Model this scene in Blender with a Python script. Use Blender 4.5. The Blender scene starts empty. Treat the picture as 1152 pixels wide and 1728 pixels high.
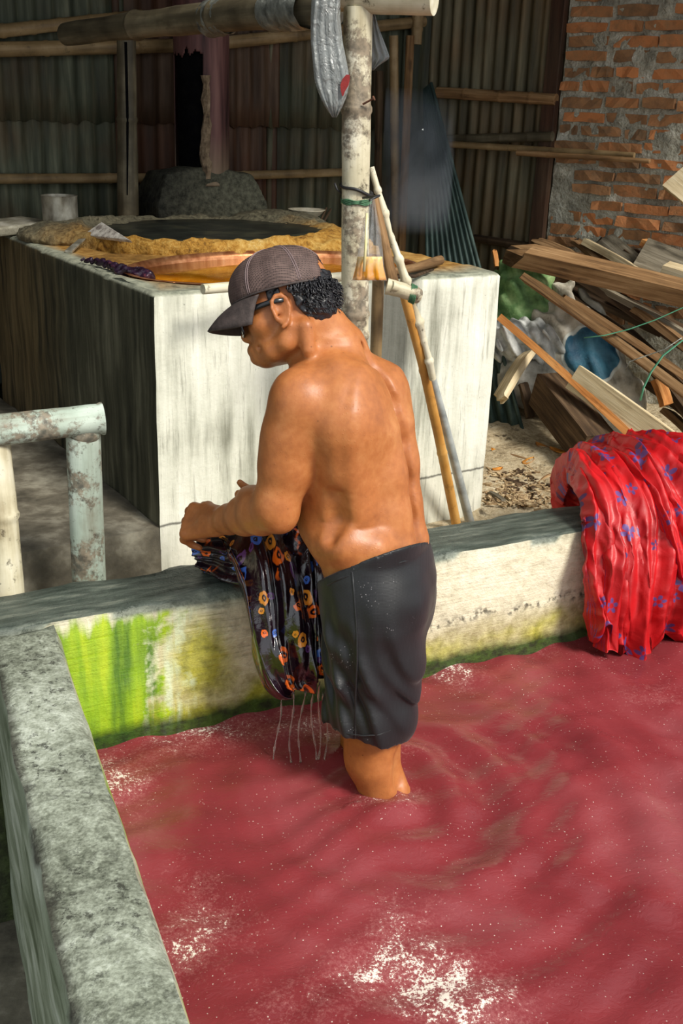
import bpy, math, random
import numpy as np
from math import sin, cos, pi, radians, sqrt
from mathutils import Vector

SC = bpy.context.scene
COL = SC.collection

# ---------------------------------------------------------------- camera
# world: z = 0 is the dye water's level, metres; camera stands over the basin looking +Y
F_PX, PITCH, ROLL, CAM_H = 1800.0, radians(20.8), radians(2.1), 1.43
_fw = np.array([0, cos(PITCH), -sin(PITCH)])
_r0 = np.array([1.0, 0, 0]); _u0 = np.array([0, sin(PITCH), cos(PITCH)])
CR = cos(ROLL) * _r0 + sin(ROLL) * _u0
CU = -sin(ROLL) * _r0 + cos(ROLL) * _u0
CC = np.array([0, 0, CAM_H])
cam_d = bpy.data.cameras.new('camera')
cam = bpy.data.objects.new('camera', cam_d); COL.objects.link(cam)
cam_d.sensor_fit = 'HORIZONTAL'; cam_d.sensor_width = 36.0
cam_d.lens = 36.0 * F_PX / 1152.0
cam_d.clip_start = 0.05; cam_d.clip_end = 100
from mathutils import Matrix
m = Matrix((tuple(CR) , tuple(CU), tuple(-_fw))).transposed().to_4x4()
m.translation = Vector(CC); cam.matrix_world = m
SC.camera = cam

# ---------------------------------------------------------------- sky, sun, exposure
SC.view_settings.view_transform = 'Standard'
SC.view_settings.look = 'None'
SC.view_settings.gamma = 1.0
SC.view_settings.use_curve_mapping = False
SC.view_settings.exposure = EXPOSURE = 0.0
W = bpy.data.worlds.new('sky'); SC.world = W; W.use_nodes = True
wn = W.node_tree.nodes; wn['Background'].inputs['Color'].default_value = (0.90, 0.96, 1.0, 1)
wn['Background'].inputs['Strength'].default_value = 1.0
sd = bpy.data.lights.new('sun', 'SUN'); so = bpy.data.objects.new('sun', sd); COL.objects.link(so)
SUN_AZ, SUN_EL = radians(133), radians(44)
sd.energy = 4.5; sd.angle = radians(16); sd.color = (1.0, 0.95, 0.86)
sv = Vector((sin(SUN_AZ) * cos(SUN_EL), cos(SUN_AZ) * cos(SUN_EL), sin(SUN_EL)))
so.rotation_euler = sv.to_track_quat('Z', 'Y').to_euler(); so.location = sv * 20

# ---------------------------------------------------------------- survey helpers
# a point seen at photo position (u, v) is put at its own measured distance, height or wall
def ray(u, v): return _fw * F_PX + CR * (u - 576) - CU * (v - 864)
def at(u, v, y):
    d = ray(u, v); return CC + d * (y / d[1])
def onz(u, v, z):
    d = ray(u, v); return CC + d * ((z - CAM_H) / d[2])
def onp(u, v, p, n):
    d = ray(u, v); p = np.asarray(p, float); n = np.asarray(n, float)
    return CC + d * (np.dot(p - CC, n) / np.dot(d, n))
def nrm(a):
    a = np.asarray(a, float); return a / (np.linalg.norm(a) + 1e-12)
def V(*a): return np.array(a, float)

# ---------------------------------------------------------------- mesh building
class MB:
    def __init__(s): s.v = []; s.f = []; s.uv = None
    def add(s, vs, fs):
        o = len(s.v); s.v.extend([tuple(map(float, p)) for p in vs]); s.f.extend([tuple(i + o for i in f) for f in fs]); return s
    def box(s, c, ax, hs, jit=0.0, rnd=None):
        """box: centre, three axes, half sizes"""
        c = np.asarray(c, float); vs = []
        for i in (-1, 1):
            for j in (-1, 1):
                for k in (-1, 1):
                    p = c + ax[0] * hs[0] * i + ax[1] * hs[1] * j + ax[2] * hs[2] * k
                    if jit: p = p + np.array([rnd.uniform(-jit, jit) for _ in range(3)])
                    vs.append(p)
        s.add(vs, [(0, 1, 3, 2), (4, 6, 7, 5), (0, 4, 5, 1), (2, 3, 7, 6), (0, 2, 6, 4), (1, 5, 7, 3)]); return s
    def tube(s, pts, radii, n=14, cap=True, squash=None, rough=0.0, rnd=None, ref=(0, 0, 1)):
        pts = [np.asarray(p, float) for p in pts]; m = len(pts)
        if not hasattr(radii, '__len__'): radii = [radii] * m
        vs = []; prev = None
        for i, p in enumerate(pts):
            t = nrm(pts[min(i + 1, m - 1)] - pts[max(i - 1, 0)])
            if prev is None:
                a = np.cross(t, np.asarray(ref, float))
                if np.linalg.norm(a) < 1e-3: a = np.cross(t, (1, 0, 0))
            else: a = prev - t * np.dot(prev, t)
            a = nrm(a); b = np.cross(t, a); prev = a
            for k in range(n):
                th = 2 * pi * k / n; r = radii[i]
                if rough: r *= 1 + rnd.uniform(-rough, rough)
                sq = squash if squash else 1.0
                vs.append(p + a * cos(th) * r + b * sin(th) * r * sq)
        fs = [(i * n + k, i * n + (k + 1) % n, (i + 1) * n + (k + 1) % n, (i + 1) * n + k) for i in range(m - 1) for k in range(n)]
        if cap: fs += [tuple(range(n - 1, -1, -1)), tuple((m - 1) * n + k for k in range(n))]
        s.add(vs, fs); return s
    def grid(s, P, closed_u=False, closed_v=False):
        """P: array (m, n, 3)"""
        P = np.asarray(P, float); m, n = P.shape[:2]
        fs = [(i * n + j, ((i + 1) % m) * n + j, ((i + 1) % m) * n + (j + 1) % n, i * n + (j + 1) % n)
              for i in range(m if closed_u else m - 1) for j in range(n if closed_v else n - 1)]
        s.add(P.reshape(-1, 3), fs); return s
    def lathe(s, c, prof, n=32, axis=(0, 0, 1)):
        """prof: list of (radius, height)"""
        ax = nrm(axis); a = np.cross(ax, (1, 0, 0)) if abs(ax[0]) < .9 else np.cross(ax, (0, 1, 0)); a = nrm(a); b = np.cross(ax, a)
        P = np.array([[np.asarray(c) + ax * h + (a * cos(2 * pi * k / n) + b * sin(2 * pi * k / n)) * r for k in range(n)] for r, h in prof])
        return s.grid(P, closed_v=True)
    def mesh(s, name):
        me = bpy.data.meshes.new(name); me.from_pydata(s.v, [], s.f); me.update(); return me

def fix_normals(me):
    import bmesh
    bm = bmesh.new(); bm.from_mesh(me); bmesh.ops.recalc_face_normals(bm, faces=bm.faces); bm.to_mesh(me); bm.free()

def obj(name, mb, mat, parent=None, base=None, smooth=False, bevel=0.0, solid=0.0, subsurf=0, uv=None, auto=None, recalc=True):
    """link one mesh object; vertices come in world metres, BASE becomes its origin"""
    me = mb.mesh(name) if isinstance(mb, MB) else mb
    if recalc: fix_normals(me)
    origin = np.zeros(3)
    o = bpy.data.objects.new(name, me); COL.objects.link(o)
    if parent is not None:
        o.parent = parent; pm = wpos(parent)
        off = -pm
    else:
        off = np.zeros(3)
    if base is not None:
        b = np.asarray(base, float); off2 = -b
        n = len(me.vertices); a = np.empty(n * 3); me.vertices.foreach_get('co', a); a = a.reshape(-1, 3) + off2
        me.vertices.foreach_set('co', a.ravel()); o.location = Vector(b + off)
    else:
        n = len(me.vertices); a = np.empty(n * 3); me.vertices.foreach_get('co', a); a = a.reshape(-1, 3)
        c = np.array([(a[:, 0].min() + a[:, 0].max()) / 2, (a[:, 1].min() + a[:, 1].max()) / 2, a[:, 2].min()])
        me.vertices.foreach_set('co', (a - c).ravel()); o.location = Vector(c + off)
    me.update()
    if mat is not None: me.materials.append(mat)
    if smooth: me.polygons.foreach_set('use_smooth', [True] * len(me.polygons))
    if auto is not None:
        me.polygons.foreach_set('use_smooth', [True] * len(me.polygons))
        try: me.set_sharp_from_angle(angle=radians(auto))
        except Exception: pass
    if solid:
        md = o.modifiers.new('thickness', 'SOLIDIFY'); md.thickness = solid; md.offset = 0
    if bevel:
        md = o.modifiers.new('bevel', 'BEVEL'); md.width = bevel; md.segments = 2; md.limit_method = 'ANGLE'
    if subsurf:
        md = o.modifiers.new('smooth', 'SUBSURF'); md.levels = subsurf; md.render_levels = subsurf
    return o
def wpos(o):
    p = np.zeros(3)
    while o is not None: p = p + np.array(o.location); o = o.parent
    return p
def empty(name, loc):
    o = bpy.data.objects.new(name, None); COL.objects.link(o); o.location = Vector(loc); o.empty_display_size = .05; return o
def tag(o, label=None, cat=None, group=None, kind=None):
    if label: o['label'] = label
    if cat: o['category'] = cat
    if group: o['group'] = group
    if kind: o['kind'] = kind
    return o

# ---------------------------------------------------------------- node shorthand
class NT:
    def __init__(s, name):
        s.m = bpy.data.materials.new(name); s.m.use_nodes = True; s.t = s.m.node_tree; s.t.nodes.clear()
        s.out = s.t.nodes.new('ShaderNodeOutputMaterial')
        s._pos = s._obj = s._uv = None
    def n(s, ty, **kw):
        x = s.t.nodes.new(ty)
        for k, v in kw.items(): setattr(x, k, v)
        return x
    def put(s, sock, v):
        if v is None: return
        if isinstance(v, bpy.types.NodeSocket): s.t.links.new(v, sock)
        else:
            if sock.type == 'RGBA' and hasattr(v, '__len__') and len(v) == 3: v = (*v, 1)
            if sock.type == 'VECTOR' and not hasattr(v, '__len__'): v = (v, v, v)
            sock.default_value = v
    def pos(s):
        if s._pos is None: s._pos = s.n('ShaderNodeNewGeometry').outputs['Position']
        return s._pos
    def normal(s): return s.n('ShaderNodeNewGeometry').outputs['Normal']
    def objc(s):
        if s._obj is None: s._obj = s.n('ShaderNodeTexCoord').outputs['Object']
        return s._obj
    def uv(s):
        if s._uv is None: s._uv = s.n('ShaderNodeTexCoord').outputs['UV']
        return s._uv
    def attr(s, name, what='Fac'): return s.n('ShaderNodeAttribute', attribute_name=name).outputs[what]
    def mapv(s, vec, scale=(1, 1, 1), rot=(0, 0, 0), loc=(0, 0, 0)):
        x = s.n('ShaderNodeMapping'); s.put(x.inputs['Vector'], vec); x.inputs['Scale'].default_value = scale
        x.inputs['Rotation'].default_value = rot; x.inputs['Location'].default_value = loc; return x.outputs[0]
    def noise(s, vec=None, scale=5, detail=4, rough=.55, dist=0, what='Fac'):
        x = s.n('ShaderNodeTexNoise'); s.put(x.inputs['Vector'], s.pos() if vec is None else vec)
        x.inputs['Scale'].default_value = scale; x.inputs['Detail'].default_value = detail; x.inputs['Roughness'].default_value = rough
        x.inputs['Distortion'].default_value = dist; return x.outputs[what]
    def voro(s, vec=None, scale=5, feature='F1', rnd=1.0, what='Distance', dims='3D'):
        x = s.n('ShaderNodeTexVoronoi', feature=feature, voronoi_dimensions=dims); s.put(x.inputs['Vector'], s.pos() if vec is None else vec)
        x.inputs['Scale'].default_value = scale; x.inputs['Randomness'].default_value = rnd
        return x if what is None else x.outputs[what]
    def wave(s, vec, scale=5, dist=0, detail=2, bands='X'):
        x = s.n('ShaderNodeTexWave', bands_direction=bands); s.put(x.inputs['Vector'], vec); x.inputs['Scale'].default_value = scale
        x.inputs['Distortion'].default_value = dist; x.inputs['Detail'].default_value = detail; return x.outputs['Fac']
    def ramp(s, fac, pts, interp='LINEAR'):
        x = s.n('ShaderNodeValToRGB'); s.put(x.inputs['Fac'], fac); cr = x.color_ramp; cr.interpolation = interp
        while len(cr.elements) < len(pts): cr.elements.new(.5)
        for e, (p, c) in zip(cr.elements, pts):
            e.position = p
            if not hasattr(c, '__len__'): c = (c, c, c)
            e.color = (*c[:3], 1)
        return x.outputs['Color']
    def mix(s, fac, a, b, mode='MIX'):
        x = s.n('ShaderNodeMix', data_type='RGBA', blend_type=mode); s.put(x.inputs[0], fac); s.put(x.inputs[6], a); s.put(x.inputs[7], b); return x.outputs[2]
    def math(s, op, a, b=None, c=None, clamp=False):
        x = s.n('ShaderNodeMath', operation=op, use_clamp=clamp); s.put(x.inputs[0], a); s.put(x.inputs[1], b); s.put(x.inputs[2], c); return x.outputs[0]
    def mr(s, v, a, b, c=0., d=1., smooth=False):
        x = s.n('ShaderNodeMapRange'); x.clamp = True
        if smooth: x.interpolation_type = 'SMOOTHSTEP'
        s.put(x.inputs[0], v)
        for i, q in enumerate((a, b, c, d)): x.inputs[i + 1].default_value = q
        return x.outputs[0]
    def sep(s, vec):
        x = s.n('ShaderNodeSeparateXYZ'); s.put(x.inputs[0], vec); return x.outputs
    def comb(s, x_, y_, z_):
        x = s.n('ShaderNodeCombineXYZ'); s.put(x.inputs[0], x_); s.put(x.inputs[1], y_); s.put(x.inputs[2], z_); return x.outputs[0]
    def dot(s, vec, d):
        x = s.n('ShaderNodeVectorMath', operation='DOT_PRODUCT'); s.put(x.inputs[0], vec); x.inputs[1].default_value = tuple(d); return x.outputs['Value']
    def bump(s, h, strength=.3, dist=.01, normal=None):
        x = s.n('ShaderNodeBump'); s.put(x.inputs['Height'], h); x.inputs['Strength'].default_value = strength; x.inputs['Distance'].default_value = dist
        if normal is not None: s.put(x.inputs['Normal'], normal)
        return x.outputs[0]
    def bsdf(s, color, rough=.7, normal=None, metal=0., spec=None, **kw):
        x = s.n('ShaderNodeBsdfPrincipled'); s.put(x.inputs['Base Color'], color); s.put(x.inputs['Roughness'], rough); s.put(x.inputs['Metallic'], metal)
        if normal is not None: s.put(x.inputs['Normal'], normal)
        if spec is not None: s.put(x.inputs['Specular IOR Level'], spec)
        for k, v in kw.items(): s.put(x.inputs[k], v)
        s.t.links.new(x.outputs[0], s.out.inputs['Surface']); return x
    def orand(s): return s.n('ShaderNodeObjectInfo').outputs['Random']

def srgb(r, g, b):
    f = lambda c: c / 12.92 if c <= .04045 else ((c + .055) / 1.055) ** 2.4
    return (f(r / 255), f(g / 255), f(b / 255))

# ---------------------------------------------------------------- implicit solids -> one continuous mesh
class Solid:
    def __init__(s, lo, hi, h):
        s.lo = np.array(lo, float); s.h = h; s.n = np.ceil((np.array(hi) - s.lo) / h).astype(int) + 1
        s.d = np.full(tuple(s.n), 0.2, np.float32)
    def _box(s, lo, hi):
        a = np.clip(np.floor((np.asarray(lo) - s.lo) / s.h).astype(int), 0, s.n); b = np.clip(np.ceil((np.asarray(hi) - s.lo) / s.h).astype(int) + 1, 0, s.n)
        if np.any(b <= a): return None
        ax = [(s.lo[i] + s.h * np.arange(a[i], b[i])).astype(np.float32) for i in range(3)]
        X, Y, Z = np.meshgrid(*ax, indexing='ij', sparse=True)
        return tuple(slice(a[i], b[i]) for i in range(3)), X, Y, Z
    def put(s, lo, hi, fn, k=.01, op='add'):
        q = s._box(np.asarray(lo) - k - .012, np.asarray(hi) + k + .012)
        if q is None: return
        sl, X, Y, Z = q; f = fn(X, Y, Z).astype(np.float32); d = s.d[sl]
        if op == 'add':
            h = np.clip(.5 + .5 * (d - f) / k, 0, 1); s.d[sl] = d + (f - d) * h - k * h * (1 - h)
        elif op == 'sub':
            f = -f; h = np.clip(.5 - .5 * (d - f) / k, 0, 1); s.d[sl] = d + (f - d) * h + k * h * (1 - h)
    def cap(s, a, b, ra, rb=None, k=.012, op='add', flat=None):
        """tapered rod from a to b"""
        a = np.asarray(a, float); b = np.asarray(b, float); rb = ra if rb is None else rb; R = max(ra, rb)
        ba = b - a; L2 = max(float(ba @ ba), 1e-9)
        def fn(X, Y, Z):
            px, py, pz = X - a[0], Y - a[1], Z - a[2]
            h = np.clip((px * ba[0] + py * ba[1] + pz * ba[2]) / L2, 0, 1)
            return np.sqrt((px - h * ba[0]) ** 2 + (py - h * ba[1]) ** 2 + (pz - h * ba[2]) ** 2) - (ra + (rb - ra) * h)
        s.put(np.minimum(a, b) - R, np.maximum(a, b) + R, fn, k, op)
    def chain(s, pts, radii, k=.01, op='add'):
        for i in range(len(pts) - 1): s.cap(pts[i], pts[i + 1], radii[i], radii[i + 1], k, op)
    def ell(s, c, r, axes=None, k=.012, op='add'):
        c = np.asarray(c, float); r = np.asarray(r, float); A = np.eye(3) if axes is None else np.array([nrm(x) for x in axes])
        R = r.max()
        def fn(X, Y, Z):
            px, py, pz = X - c[0], Y - c[1], Z - c[2]
            q = [(px * A[i, 0] + py * A[i, 1] + pz * A[i, 2]) for i in range(3)]
            k0 = np.sqrt(sum((q[i] / r[i]) ** 2 for i in range(3))); k1 = np.sqrt(sum((q[i] / r[i] ** 2) ** 2 for i in range(3)))
            return k0 * (k0 - 1) / np.maximum(k1, 1e-6)
        s.put(c - R, c + R, fn, k, op)
    def mesh(s, name, smooth_it=1):
        """surface nets"""
        d = s.d; n = d.shape
        neg = d < 0
        c = [neg[i:n[0] - 1 + i, j:n[1] - 1 + j, k:n[2] - 1 + k] for i in (0, 1) for j in (0, 1) for k in (0, 1)]
        cnt = sum(x.astype(np.int8) for x in c); act = (cnt > 0) & (cnt < 8)
        idx = np.argwhere(act); vid = np.full(act.shape, -1, np.int32); vid[act] = np.arange(len(idx))
        acc = np.zeros((len(idx), 3)); num = np.zeros(len(idx))
        corners = [(i, j, k) for i in (0, 1) for j in (0, 1) for k in (0, 1)]
        for p in range(8):
            for q in range(p + 1, 8):
                P, Q = np.array(corners[p]), np.array(corners[q])
                if np.abs(P - Q).sum() != 1: continue
                a = d[tuple((idx + P).T)]; b = d[tuple((idx + Q).T)]
                cr = (a < 0) != (b < 0); t = np.where(cr, a / np.where(cr, a - b, 1), 0)
                acc += cr[:, None] * (P + t[:, None] * (Q - P)); num += cr
        v = s.lo + s.h * (idx + acc / num[:, None])
        faces = []
        for ax in range(3):
            o1, o2 = [(1, 2), (2, 0), (0, 1)][ax]
            sl0 = [slice(None)] * 3; sl1 = [slice(None)] * 3; sl0[ax] = slice(0, -1); sl1[ax] = slice(1, None)
            e0 = neg[tuple(sl0)]; e1 = neg[tuple(sl1)]
            ij = np.argwhere(e0 != e1)
            m_ = (ij[:, o1] > 0) & (ij[:, o2] > 0) & (ij[:, o1] < n[o1] - 1) & (ij[:, o2] < n[o2] - 1); ij = ij[m_]
            fl = e0[tuple(ij.T)]
            u1 = np.zeros(3, int); u1[o1] = 1; u2 = np.zeros(3, int); u2[o2] = 1
            qd = np.stack([vid[tuple((ij - u1 - u2).T)], vid[tuple((ij - u2).T)], vid[tuple(ij.T)], vid[tuple((ij - u1).T)]], 1)
            qd[~fl] = qd[~fl][:, ::-1]; faces.append(qd)
        fc = np.concatenate(faces)
        for _ in range(smooth_it):
            s1 = np.zeros_like(v); w = np.zeros(len(v))
            for i in range(4):
                a, b = fc[:, i], fc[:, (i + 1) % 4]
                for ax in range(3): s1[:, ax] += np.bincount(a, v[b, ax], len(v)) + np.bincount(b, v[a, ax], len(v))
                w += np.bincount(a, minlength=len(v)) + np.bincount(b, minlength=len(v))
            v = v * .5 + .5 * s1 / w[:, None]
        me = bpy.data.meshes.new(name)
        me.vertices.add(len(v)); me.vertices.foreach_set('co', v.astype(np.float32).ravel())
        me.loops.add(fc.size); me.loops.foreach_set('vertex_index', fc.astype(np.int32).ravel())
        me.polygons.add(len(fc)); me.polygons.foreach_set('loop_start', np.arange(0, fc.size, 4, dtype=np.int32))
        try: me.polygons.foreach_set('loop_total', np.full(len(fc), 4, np.int32))
        except Exception: pass
        me.update(calc_edges=True); me.validate()
        return me

# ================================================================ directions of the place
WX = V(sin(radians(62.8)), cos(radians(62.8)), 0); WN = V(-WX[1], WX[0], 0)          # basin wall: along, away from camera
TA = V(sin(radians(57)), cos(radians(57)), 0); TB = V(-TA[1], TA[0], 0)              # vat: along its front, away
TO = V(-.522, 2.858, 0)                                                              # vat front left corner
LN = V(.921, .391, 0); LD = V(.391, -.921, 0)                                        # basin's left wall: towards the water, towards the camera
Z = V(0, 0, 1)
def tk(s, t, z): return TO + TA * s + TB * t + Z * z
def wl(s, n, z): return WX * s + WN * n + Z * z
ZG = 0.10      # earth behind the basin
REAR = TO + TB * 1.95
CORNER = onp(716, 300, REAR, TB); CORNER[2] = 0
RD = V(.79, -.613, 0); RD = nrm(RD); RN = V(RD[1], -RD[0], 0)                        # right wall: along (towards camera), RN into the room
if RN[1] > 0: RN = -RN
def rear(u, v, off=0.): return onp(u, v, REAR - TB * off, TB)
def side(u, v, off=0.): return onp(u, v, CORNER + RN * off, RN)

from mathutils import noise as mn
def vn(p, s=1.0): return mn.noise(Vector((p[0] * s, p[1] * s, p[2] * s)))
def fbm(p, s=1.0, o=3):
    return sum(vn(p, s * 2 ** i) * .5 ** i for i in range(o))

# ================================================================ materials
def mat_basin():
    t = NT('basin_concrete'); p = t.pos(); s = t.dot(p, WX); n = t.dot(p, WN); z = t.sep(p)[2]; nz = t.sep(t.normal())[2]
    big = t.noise(scale=3.2, detail=5); fine = t.noise(scale=38, detail=6, rough=.65); grain = t.noise(scale=160, detail=3)
    str_v = t.noise(t.comb(t.math('MULTIPLY', s, 34.), n, t.math('MULTIPLY', z, 3.)), scale=1, detail=4)
    str_h = t.noise(t.comb(t.math('MULTIPLY', s, 6.), n, t.math('MULTIPLY', z, 110.)), scale=1, detail=4, rough=.7)
    cream = t.ramp(t.math('ADD', t.math('MULTIPLY', big, .5), t.math('MULTIPLY', fine, .5)), [(.3, srgb(150, 142, 118)), (.5, srgb(214, 206, 178)), (.7, srgb(236, 230, 208))])
    # horizontal trowel scratches with dirt on the left stretch
    scr = t.math('MULTIPLY', t.mr(str_h, .52, .68), t.mr(s, .95, .72, .25, 1.))
    front = t.mix(t.math('MULTIPLY', scr, .75), cream, srgb(84, 80, 62))
    # dark tide line and the damp zone under it
    wob = t.math('ADD', z, t.math('MULTIPLY', t.math('SUBTRACT', t.noise(scale=9, detail=5), .5), .07))
    tide = t.math('MULTIPLY', t.mr(t.math('ABSOLUTE', t.math('SUBTRACT', wob, .145)), .022, .002), t.mr(t.noise(scale=55, detail=3), .48, .6))
    tide = t.math('MULTIPLY', tide, t.mr(s, 1.0, 1.3))
    damp = t.mix(t.mr(fine, .35, .65), srgb(150, 138, 92), srgb(196, 186, 142))
    front = t.mix(t.math('MULTIPLY', t.mr(wob, .15, .10), .85), front, damp)
    front = t.mix(t.math('MULTIPLY', tide, .85), front, srgb(52, 48, 38))
    # algae: bright green at the left end, yellow-green to its right, patches along the waterline
    edge = t.math('MULTIPLY', t.math('SUBTRACT', t.noise(scale=7, detail=6, rough=.6), .5), .5)
    sw = t.math('ADD', s, edge)
    g1 = t.math('MULTIPLY', t.math('MULTIPLY', t.mr(sw, .66, .62), t.mr(t.dot(p, LN), .20, .24)), t.mr(t.math('ADD', z, t.math('MULTIPLY', t.math('SUBTRACT', str_v, .5), .16)), .335, .30))
    sy = t.math('MULTIPLY', t.math('SUBTRACT', s, .745), 1.0); zy = t.math('SUBTRACT', z, .175)
    ry = t.math('SQRT', t.math('ADD', t.math('MULTIPLY', sy, sy), t.math('MULTIPLY', zy, zy)))
    g2 = t.mr(t.math('ADD', ry, t.math('MULTIPLY', edge, .30)), .135, .05)
    low = t.math('ADD', z, t.math('MULTIPLY', t.math('SUBTRACT', t.noise(scale=6, detail=6), .5), .26))
    patch = t.mr(t.noise(t.mapv(p, loc=(3.1, 0, 0)), scale=3.3, detail=3), .42, .56)
    g3 = t.math('MULTIPLY', t.mr(low, .095, .05), t.math('MAXIMUM', patch, t.mr(s, 1.1, .9)))
    green = t.ramp(t.noise(t.comb(t.math('MULTIPLY', s, 22.), n, t.math('MULTIPLY', z, 3.)), scale=1, detail=5), [(.32, srgb(70, 112, 4)), (.5, srgb(132, 168, 4)), (.7, srgb(182, 200, 24))])
    yell = t.ramp(fine, [(.3, srgb(120, 120, 8)), (.6, srgb(178, 172, 34)), (.8, srgb(206, 204, 110))])
    front = t.mix(t.math('MULTIPLY', g3, .9), front, t.mix(t.mr(patch, .5, 1.), yell, yell))
    front = t.mix(t.math('MULTIPLY', g2, .88), front, yell)
    front = t.mix(t.math('MULTIPLY', g1, .95), front, green)
    white_run = t.math('MULTIPLY', t.mr(t.math('ABSOLUTE', t.math('SUBTRACT', sw, .665)), .05, .0), t.mr(str_v, .45, .6))
    front = t.mix(t.math('MULTIPLY', white_run, .75), front, srgb(206, 220, 190))
    slime = t.mr(t.math('ADD', z, t.math('MULTIPLY', t.math('SUBTRACT', t.noise(scale=11, detail=5), .5), .05)), .058, .026)
    front = t.mix(t.math('MULTIPLY', slime, .93), front, t.ramp(fine, [(.35, srgb(14, 26, 14)), (.6, srgb(38, 70, 16)), (.75, srgb(60, 80, 52))]))
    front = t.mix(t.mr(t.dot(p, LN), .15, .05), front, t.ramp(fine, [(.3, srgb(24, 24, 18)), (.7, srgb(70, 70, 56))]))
    # tops: worn grey cement with pits and grime
    speck = t.math('MULTIPLY', t.mr(t.noise(scale=44, detail=7, rough=.8), .55, .61), t.mr(t.noise(scale=6, detail=4), .40, .56))
    topc = t.ramp(t.math('ADD', t.math('MULTIPLY', big, .35), t.math('ADD', t.math('MULTIPLY', fine, .4), t.math('MULTIPLY', grain, .25))), [(.37, srgb(64, 68, 56)), (.46, srgb(112, 117, 102)), (.54, srgb(148, 154, 138)), (.66, srgb(190, 196, 182))])
    topc = t.mix(t.math('MULTIPLY', speck, .85), topc, srgb(46, 46, 38))
    wet = t.math('MULTIPLY', t.mr(n, 2.14, 2.185), t.mr(t.math('SUBTRACT', nz, 0.), .3, .8))
    wetc = t.ramp(t.noise(t.comb(t.math('MULTIPLY', s, 9.), t.math('MULTIPLY', n, 60.), z), scale=1, detail=4), [(.3, srgb(48, 56, 50)), (.55, srgb(82, 90, 82)), (.75, srgb(120, 124, 112))])
    topc = t.mix(wet, topc, wetc)
    arris = t.math('MULTIPLY', t.mr(t.math('ADD', t.dot(p, LN), t.math('MULTIPLY', t.math('SUBTRACT', t.noise(scale=24, detail=6, rough=.7), .5), .05)), .128, .112), t.mr(n, 2.19, 2.15))
    topc = t.mix(t.math('MULTIPLY', arris, .85), topc, srgb(44, 42, 34))
    brush = t.noise(t.comb(t.math('MULTIPLY', t.dot(p, LD), 70.), t.math('MULTIPLY', t.dot(p, LN), 5.), 0.), scale=1, detail=4, rough=.7)
    topc = t.mix(t.math('MULTIPLY', t.math('MULTIPLY', t.mr(brush, .52, .68), t.mr(t.noise(scale=4, detail=3), .42, .6)), .55), topc, srgb(60, 62, 52))
    is_top = t.mr(nz, .15, .5)
    side_out = t.math('MULTIPLY', t.mr(t.dot(t.normal(), LN), -.4, -.75), 1.)
    outc = t.ramp(t.noise(t.comb(t.math('MULTIPLY', t.dot(p, LD), 3.), 0., t.math('MULTIPLY', z, 14.)), scale=1, detail=5), [(.3, srgb(78, 90, 62)), (.5, srgb(146, 156, 132)), (.7, srgb(196, 204, 186))])
    c = t.mix(side_out, front, outc); c = t.mix(is_top, c, topc)
    h = t.math('ADD', t.math('MULTIPLY', fine, .7), t.math('MULTIPLY', t.mix(is_top, str_h, speck), -.35))
    t.bsdf(c, t.mix(wet, (.75,) * 3, (.42,) * 3), t.bump(t.math('ADD', h, t.math('MULTIPLY', grain, .25)), .55, .012), spec=.35)
    return t.m

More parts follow.
